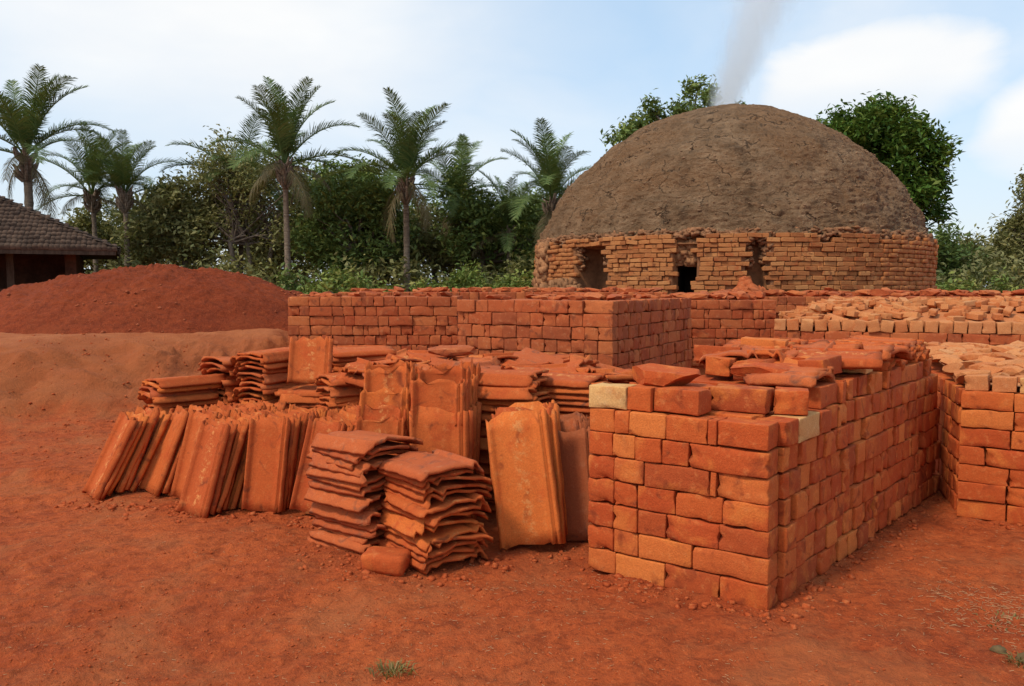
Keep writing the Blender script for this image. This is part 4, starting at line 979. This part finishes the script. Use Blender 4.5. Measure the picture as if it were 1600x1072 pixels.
def tree(name, label, cat, base, blobs, nsub, nleaf, size, matname, seed, group=None, trunk_r=.14, spread=.22, limbs=True, hollow=.55, stems=1, bark='bark'):
    """blobs: (x,y,z,rx,ry,rz) in world; sub-clumps spread through them, leaves spread round the sub-clumps"""
    g = np.random.default_rng(seed); root = thing(name, label, cat, (base[0], base[1], base[2] if len(base) > 2 else 0), group); o_ = np.array(root.location)
    subs = []
    for bx, by, bz, rx, ry, rz in blobs:
        k = max(4, int(nsub * rx * rz / sum(q_[3] * q_[5] for q_ in blobs))); d_ = g.normal(0, 1, (k, 3)); d_ /= np.linalg.norm(d_, axis=1)[:, None]
        r_ = hollow + (1 - hollow) * g.random((k, 1)) ** .6; r_ = r_ * g.uniform(.82, 1.12, (k, 1)); subs.append(np.array([bx, by, bz]) + d_ * r_ * [rx, ry, rz])
    S = np.concatenate(subs) - o_; mb_ = MB(); leaves(mb_, S, nleaf, spread, size, g)
    cen = np.mean(S, 0); low = S[:, 2].min()
    mt_ = MB()
    for st_i in range(stems):
        off = g.normal(0, .35, 3) * (stems > 1); off[2] = 0; fork = np.array([cen[0] * .5 + off[0], cen[1] * .5, max(.4, low + .25 * (cen[2] - low))])
        hh = np.linspace(0, 1, 9)[:, None]; path = np.array([off[0] * .4, off[1] * .4, -.1]) * (1 - hh) + fork * hh; path[:, :2] += .08 * np.sin(hh * 5 + seed + st_i)
        tube(mt_, path, trunk_r * (1.25 - .45 * hh[:, 0]), 8)
        pick = g.choice(len(S), min(len(S), 16 if limbs else 6), replace=False)
        for i in pick:
            m_ = fork * .45 + S[i] * .55 + g.normal(0, .15, 3); m_[2] += .1; tube(mt_, [fork, fork * .7 + m_ * .3 + g.normal(0, .05, 3), m_, S[i]], [trunk_r * .6, trunk_r * .42, trunk_r * .26, .012], 5)
            for j in g.choice(len(S), 2): 
                if np.linalg.norm(S[j] - m_) < 1.4: tube(mt_, [m_, (m_ + S[j]) / 2 + g.normal(0, .06, 3), S[j]], [trunk_r * .22, .02, .008], 4)
    obj('trunk', mt_.mesh('trunk', True), M[bark], root); obj('crown', mb_.mesh('crown'), M[matname], root); return root
GT = 'trees behind the yard'
# big round tree right of the kiln, and the one behind its top
tree('broadleaf_tree', 'dense bright green round tree behind the right shoulder of the kiln', 'tree', (15.0, 32), [(13.9, 32, 7.3, 1.7, 1.7, 1.35), (15.6, 32.3, 6.3, 2.0, 1.8, 1.7), (12.6, 32, 7.2, 1.0, 1.2, .9), (16.2, 32, 4.9, 1.1, 1.2, 1.0), (14.6, 31.6, 4.9, 1.6, 1.4, 1.5), (15, 32, 7.6, 1.3, 1.3, 1.0)], 210, 26000, .135, 'leaf_rich', 3, GT, .3, .24)
tree('broadleaf_tree', 'loose dark tree peeping over the top of the kiln behind the smoke', 'tree', (6.5, 30), [(6.8, 30, 8.2, .85, 1, .85), (5.2, 30, 7.5, 1.2, 1, .75), (4.0, 30, 6.7, .75, 1, .6), (8.5, 30, 7.7, .8, 1, .5), (6.5, 30, 6.6, 2, 1, .7)], 90, 8500, .11, 'leaf_dark', 4, GT, .22, .17)
# trees left of the kiln
tree('broadleaf_tree', 'thin feathery brownish tree left of the tallest palm', 'tree', (-9.0, 27.5), [(-9.6, 27.5, 5.4, 1.6, 1.4, .9), (-8.4, 27.2, 4.9, 1.6, 1.3, 1.0), (-10.2, 27.5, 4.0, 1.0, 1.2, .9), (-8.2, 27.3, 3.4, 1.3, 1.2, 1.1)], 110, 9000, .075, 'leaf_olive', 5, GT, .10, .24, stems=3, hollow=.3)
tree('broadleaf_tree', 'dark dense tree between the two central palms', 'tree', (-5.2, 27), [(-5.3, 27, 4.3, 1.5, 1.3, 1.2), (-4.7, 27, 3.2, 1.4, 1.2, 1.2), (-6.0, 27, 3.1, 1.2, 1.2, 1.2), (-4.6, 26.8, 4.5, .9, 1, .8)], 105, 11500, .105, 'leaf_dark', 6, GT, .18, .22)
tree('broadleaf_tree', 'dark tree right of the central spreading palm', 'tree', (-1.2, 28), [(-1.4, 28, 4.6, 1.1, 1.2, .9), (-.6, 28, 3.9, 1.4, 1.2, 1.0), (-1.5, 27.6, 3.1, 1.1, 1.2, 1.0), (.5, 28, 3.3, 1.2, 1.2, 1.2)], 100, 8500, .10, 'leaf_dark', 7, GT, .15, .22)
tree('broadleaf_tree', 'olive tree above the right slope of the soil mound', 'tree', (-11.3, 28), [(-11.4, 28, 4.3, 1.1, 1.2, .9), (-12.2, 28, 3.3, 1.3, 1.2, 1.0), (-10.8, 28, 3.2, 1.2, 1.2, 1.0)], 90, 9000, .105, 'leaf_olive', 8, GT, .13, .22)
tree('broadleaf_tree', 'low olive tree between the hut roof and the second palm', 'tree', (-15.5, 30), [(-15.6, 30, 3.3, 1.2, 1.2, .9), (-14.3, 30, 2.9, 1.3, 1.2, .9)], 60, 5500, .11, 'leaf_olive', 9, GT, .12, .22)
tree('broadleaf_tree', 'far dark trees closing the gap behind the central palms', 'tree', (-3.4, 33), [(-6.8, 33, 4.4, 1.6, 1.2, 1.3), (-4.4, 33, 4.2, 1.5, 1.2, 1.2), (-2.6, 33, 3.0, 1.4, 1.2, 1.0), (-8.8, 33, 3.6, 1.8, 1.2, 1.3)], 130, 10000, .13, 'leaf_dark', 19, GT, .15, .26)
tree('broadleaf_tree', 'tall brownish tree closing the view left of the tallest palm', 'tree', (-9.9, 31), [(-10.3, 31, 6.2, 1.7, 1.2, 1.1), (-8.8, 31, 5.4, 1.5, 1.2, 1.2), (-10.8, 31, 4.4, 1.5, 1.2, 1.3), (-9.2, 31, 3.2, 1.9, 1.2, 1.4)], 120, 8500, .10, 'leaf_olive', 21, GT, .13, .26, stems=2, hollow=.3)
tree('broadleaf_tree', 'dark tree right behind the tallest palm crown', 'tree', (-6.6, 30), [(-6.4, 30, 5.2, 1.5, 1.2, 1.1), (-7.4, 30, 4.1, 1.3, 1.2, 1.2), (-6.2, 30, 3.2, 1.7, 1.2, 1.3)], 105, 9000, .105, 'leaf_dark', 22, GT, .14, .24, hollow=.4)
tree('broadleaf_tree', 'bushy olive tree low behind the central spreading palm', 'tree', (-2.9, 29), [(-2.7, 29, 3.3, 1.4, 1.2, 1.1), (-3.9, 29, 2.8, 1.3, 1.2, 1.1), (-1.8, 29, 2.7, 1.2, 1.2, 1.0)], 85, 7500, .10, 'leaf_olive', 23, GT, .12, .24, hollow=.4)
tree('broadleaf_tree', 'dark tree filling the gap between the last palm and the kiln', 'tree', (.9, 31), [(.4, 31, 4.1, 1.3, 1.2, 1.0), (1.6, 31, 3.6, 1.2, 1.2, 1.1), (.2, 31, 2.7, 1.4, 1.2, 1.1)], 100, 9500, .115, 'leaf_dark', 24, GT, .12, .24, hollow=.4)
tree('broadleaf_tree', 'olive tree behind the second and third palms', 'tree', (-14.6, 32), [(-14.2, 32, 4.4, 1.6, 1.2, 1.0), (-15.4, 32, 3.4, 1.6, 1.2, 1.1), (-12.9, 32, 3.9, 1.4, 1.2, 1.2)], 110, 10000, .12, 'leaf_olive', 25, GT, .13, .26, hollow=.35)
# right-hand side
tree('broadleaf_tree', 'feathery grey-green tree cut by the right edge of the picture', 'tree', (18.7, 29), [(18.6, 29, 4.3, .9, 1.2, 1.1), (18.95, 29, 5.4, .6, 1, .8), (18.2, 29, 3.1, .9, 1.2, .9), (18.9, 29, 2.4, 1.2, 1.2, 1.0)], 90, 8000, .10, 'leaf_olive', 10, GT, .13, .2, stems=2, hollow=.3)
tree('broadleaf_tree', 'small tree against the right end of the kiln', 'tree', (15.2, 28), [(14.9, 28, 2.9, .7, 1, .7), (15.4, 28, 2.2, .8, 1, .7)], 40, 3600, .10, 'leaf_dark', 11, GT, .1, .2)
tree('broadleaf_tree', 'low scrubby tree in the gap right of the kiln', 'tree', (17.4, 31), [(17.0, 31, 2.6, 1.2, 1, .6), (18.2, 31, 2.7, 1.0, 1, .6)], 50, 4500, .10, 'leaf_olive', 12, GT, .1, .22)
# shrubs
GS = 'shrubs at the foot of the trees'
for i, (x, y, h, w, mm, lab) in enumerate([
    (-9.5, 21.5, 1.55, 1.2, 'leaf_bush', 'light green grassy shrub above the crest of the soil mound'),
    (-7.9, 22.0, 1.35, 1.2, 'leaf_bush', 'shrub at the right foot of the soil mound, left of the tallest palm'),
    (-12.2, 24.0, 1.75, 1.3, 'leaf_bush', 'shrub between the hut eave and the soil mound'),
    (-6.4, 23.6, 1.9, 1.1, 'leaf_dark', 'dark shrub just right of the tallest palm trunk'),
    (-4.9, 22.8, 2.05, .95, 'leaf_bush', 'pale yellowish shrub between the two central palm trunks'),
    (-3.6, 23.2, 1.55, 1.0, 'leaf_bush', 'low shrub left of the central palm trunk'),
    (-2.3, 22.6, 1.55, 1.0, 'leaf_bush', 'low shrub just right of the central palm trunk'),
    (-1.1, 23.4, 2.3, 1.1, 'leaf_bush', 'taller sunny shrub midway between central palm and kiln'),
    (.35, 22.6, 2.1, 1.0, 'leaf_bush', 'shrub close to the left end of the kiln'),
    (1.6, 24.5, 2.0, 1.1, 'leaf_dark', 'dark shrub behind the left end of the kiln'),
    (-14.8, 26.5, 2.0, 1.4, 'leaf_dark', 'dark shrub behind the hut roof'),
    (12.9, 23.6, 1.9, 1.0, 'leaf_bush', 'shrub touching the right end of the kiln'),
    (14.4, 24.0, 1.75, 1.2, 'leaf_bush', 'brownish green shrub in the middle of the gap right of the kiln'),
    (16.2, 24.5, 1.9, 1.3, 'leaf_olive', 'olive shrub at the right edge below the feathery tree')]):
    tree('shrub', lab, 'shrub', (x, y), [(x, y, h * .55, w, .8, h * .42), (x + .5 * w, y, h * .38, w * .7, .7, h * .36), (x - .5 * w, y, h * .4, w * .7, .7, h * .38)], 46, 4200, .085, mm, 100 + i, GS, .035, .16, limbs=False, hollow=.35, stems=3)
# undergrowth: one mass
g = np.random.default_rng(77); mb = MB(); xs_ = g.uniform(-24, 26, 900); ys_ = g.uniform(24, 30, 900)
S = np.stack([xs_, ys_, g.uniform(.1, 2.1, 900) + .35 * np.sin(xs_ * 1.3)], -1); leaves(mb, S, 60000, .24, .12, g)
xs_ = g.uniform(-30, 34, 700); S = np.stack([xs_, g.uniform(36, 40, 700), g.uniform(.2, 3.7, 700) + .5 * np.sin(xs_ * .9)], -1); leaves(mb, S, 48000, .38, .17, g)
u_ = obj('undergrowth', mb.mesh('undergrowth'), M['leaf_olive'], kind='stuff'); u_['label'] = 'tangled green undergrowth under the trees behind the yard'; u_['category'] = 'undergrowth'

# ------------------------------------------------------------------ ground litter
g = np.random.default_rng(31); mb = MB()
def scatter(n_):
    x_, y_ = g.uniform(-3.6, 4.2, n_), 2.75 + 6.0 * g.random(n_) ** 1.7; keep = vnoise(np.stack([x_ * 1.3, y_ * 1.3, 0 * x_], -1)) + g.normal(0, .35, n_) > -.1
    return x_[keep], y_[keep]
x_, y_ = scatter(30000); zg = ground_h(x_, y_)
for a_, b_, c_ in zip(x_, y_, zg):
    s_ = .0018 + .0060 * g.random() ** 4; rock(mb, (a_, b_, c_ + s_ * .2), (s_ * g.uniform(.8, 1.6), s_, s_ * .7), g)
for k in range(900):
    a_, b_ = g.uniform(-6.2, -2.9), g.uniform(6.8, 10.6); s_ = .004 + .016 * g.random() ** 3; rock(mb, (a_, b_, float(ground_h(a_, b_)) + s_ * .1), (s_ * 1.4, s_, s_ * .7), g)
for (x0, y0), (x1, y1), w_, n_ in [((.3, 4.05), (1.2, 3.45), .07, 260), ((1.25, 3.5), (3.0, 5.5), .06, 380), ((-3.1, 5.45), (-1.2, 4.95), .10, 420), ((-1.2, 4.35), (-.3, 3.95), .10, 300), ((-.2, 4.25), (.4, 4.4), .08, 160), ((2.9, 5.0), (3.5, 4.65), .06, 100)]:
    for k in range(n_):                      # crumbs shed at the foot of the stacks
        f_ = g.random(); a_ = x0 + (x1 - x0) * f_ + g.normal(0, w_); b_ = y0 + (y1 - y0) * f_ + g.normal(0, w_); s_ = .0025 + .016 * g.random() ** 5
        shard(mb, (a_, b_, float(ground_h(a_, b_)) + s_ * .2), (s_ * 2.2, s_ * 1.6, s_ * 1.1), g)
p_ = obj('pebbles', mb.mesh('pebbles'), M['pebble'], kind='stuff'); p_['label'] = 'small clods and grit strewn over the red ground'; p_['category'] = 'grit'
mb = MB()
def straws(n_, cx=None, cy=None, sx=1, sy=1, ll=.03):
    for k in range(n_):
        if cx is None: a_, b_ = g.uniform(-3, 3.6), 2.75 + 5 * g.random() ** 1.6
        else: a_, b_ = g.normal(cx, sx), g.normal(cy, sy)
        z_ = float(ground_h(a_, b_)) + .004; th = g.uniform(0, 3.14); l_ = ll * g.uniform(.3, 1.2); d_ = np.array([math.cos(th), math.sin(th), g.normal(0, .12)]) * l_ / 2; w_ = np.array([-math.sin(th), math.cos(th), 0]) * .0009; c_ = np.array([a_, b_, z_]); u3 = np.array([0, 0, .0014])
        mb.add([c_ - d_ - w_, c_ - d_ + w_, c_ + d_ + w_, c_ + d_ - w_, c_ - d_ + u3, c_ + d_ + u3], [(0, 4, 5, 3), (1, 2, 5, 4), (0, 3, 2, 1)])
straws(1500, ll=.018); straws(520, 2.3, 3.5, .25, .2, .035); straws(200, 1.95, 4.9, .3, .5, .03); straws(240, -.3, 3.6, .5, .3, .018); straws(120, .5, 3.9, .4, .12, .02)
p_ = obj('straw_litter', mb.mesh('straw_litter'), M['straw'], kind='stuff'); p_['label'] = 'pale bits of straw and chaff scattered on the ground'; p_['category'] = 'straw'
def tuft(label, c_, n_, h_, sp_, seed, matname='grass'):
    g = np.random.default_rng(seed); mb = MB()
    for k in range(n_):
        a_ = g.uniform(0, 6.28); r_ = sp_ * g.random() ** .7; p = np.array([r_ * math.cos(a_), r_ * math.sin(a_) * .7, 0]); out = np.array([math.cos(a_ + g.normal(0, .6)), math.sin(a_ + g.normal(0, .6)), 0]); l_ = h_ * g.uniform(.4, 1.1); w_ = np.array([-out[1], out[0], 0]) * .0025
        m_ = p + out * l_ * .3 + [0, 0, l_ * .7]; e_ = p + out * l_ * .9 + [0, 0, l_ * g.uniform(.4, .9)]
        mb.add([p - w_, p + w_, m_ + w_, m_ - w_, e_], [(0, 1, 2), (0, 2, 3), (3, 2, 4)])
    return tag(obj('grass_tuft', mb.mesh('grass_tuft'), M[matname], loc=(c_[0], c_[1], float(ground_h(c_[0], c_[1])) - .004)), label, 'grass tuft')
tuft('small dry grass tuft on the bare ground at bottom centre', (-.47, 3.02), 90, .05, .085, 1)
tuft('mossy weed tuft among stones in the bottom right corner', (2.03, 3.02), 70, .05, .09, 2)
tuft('straggly dry weed patch at the right edge of the ground', (2.2, 3.44), 60, .03, .16, 3)
for i, (x, y, s, lab) in enumerate([(2.04, 3.05, .05, 'dark mossy stone in the bottom right corner'), (1.97, 3.13, .03, 'smaller mossy stone beside the dark corner stone')]):
    mb = MB(); rock(mb, (0, 0, 0), (s * 1.3, s, s * .8), np.random.default_rng(i)); rock(mb, (s * .8, s * .3, -.01), (s * .8, s * .7, s * .6), np.random.default_rng(i + 5))
    me = mb.mesh('stone', True); o = tag(obj('stone', me, M['rock'], loc=(x, y, float(ground_h(x, y)) + s * .25)), lab, 'stone')
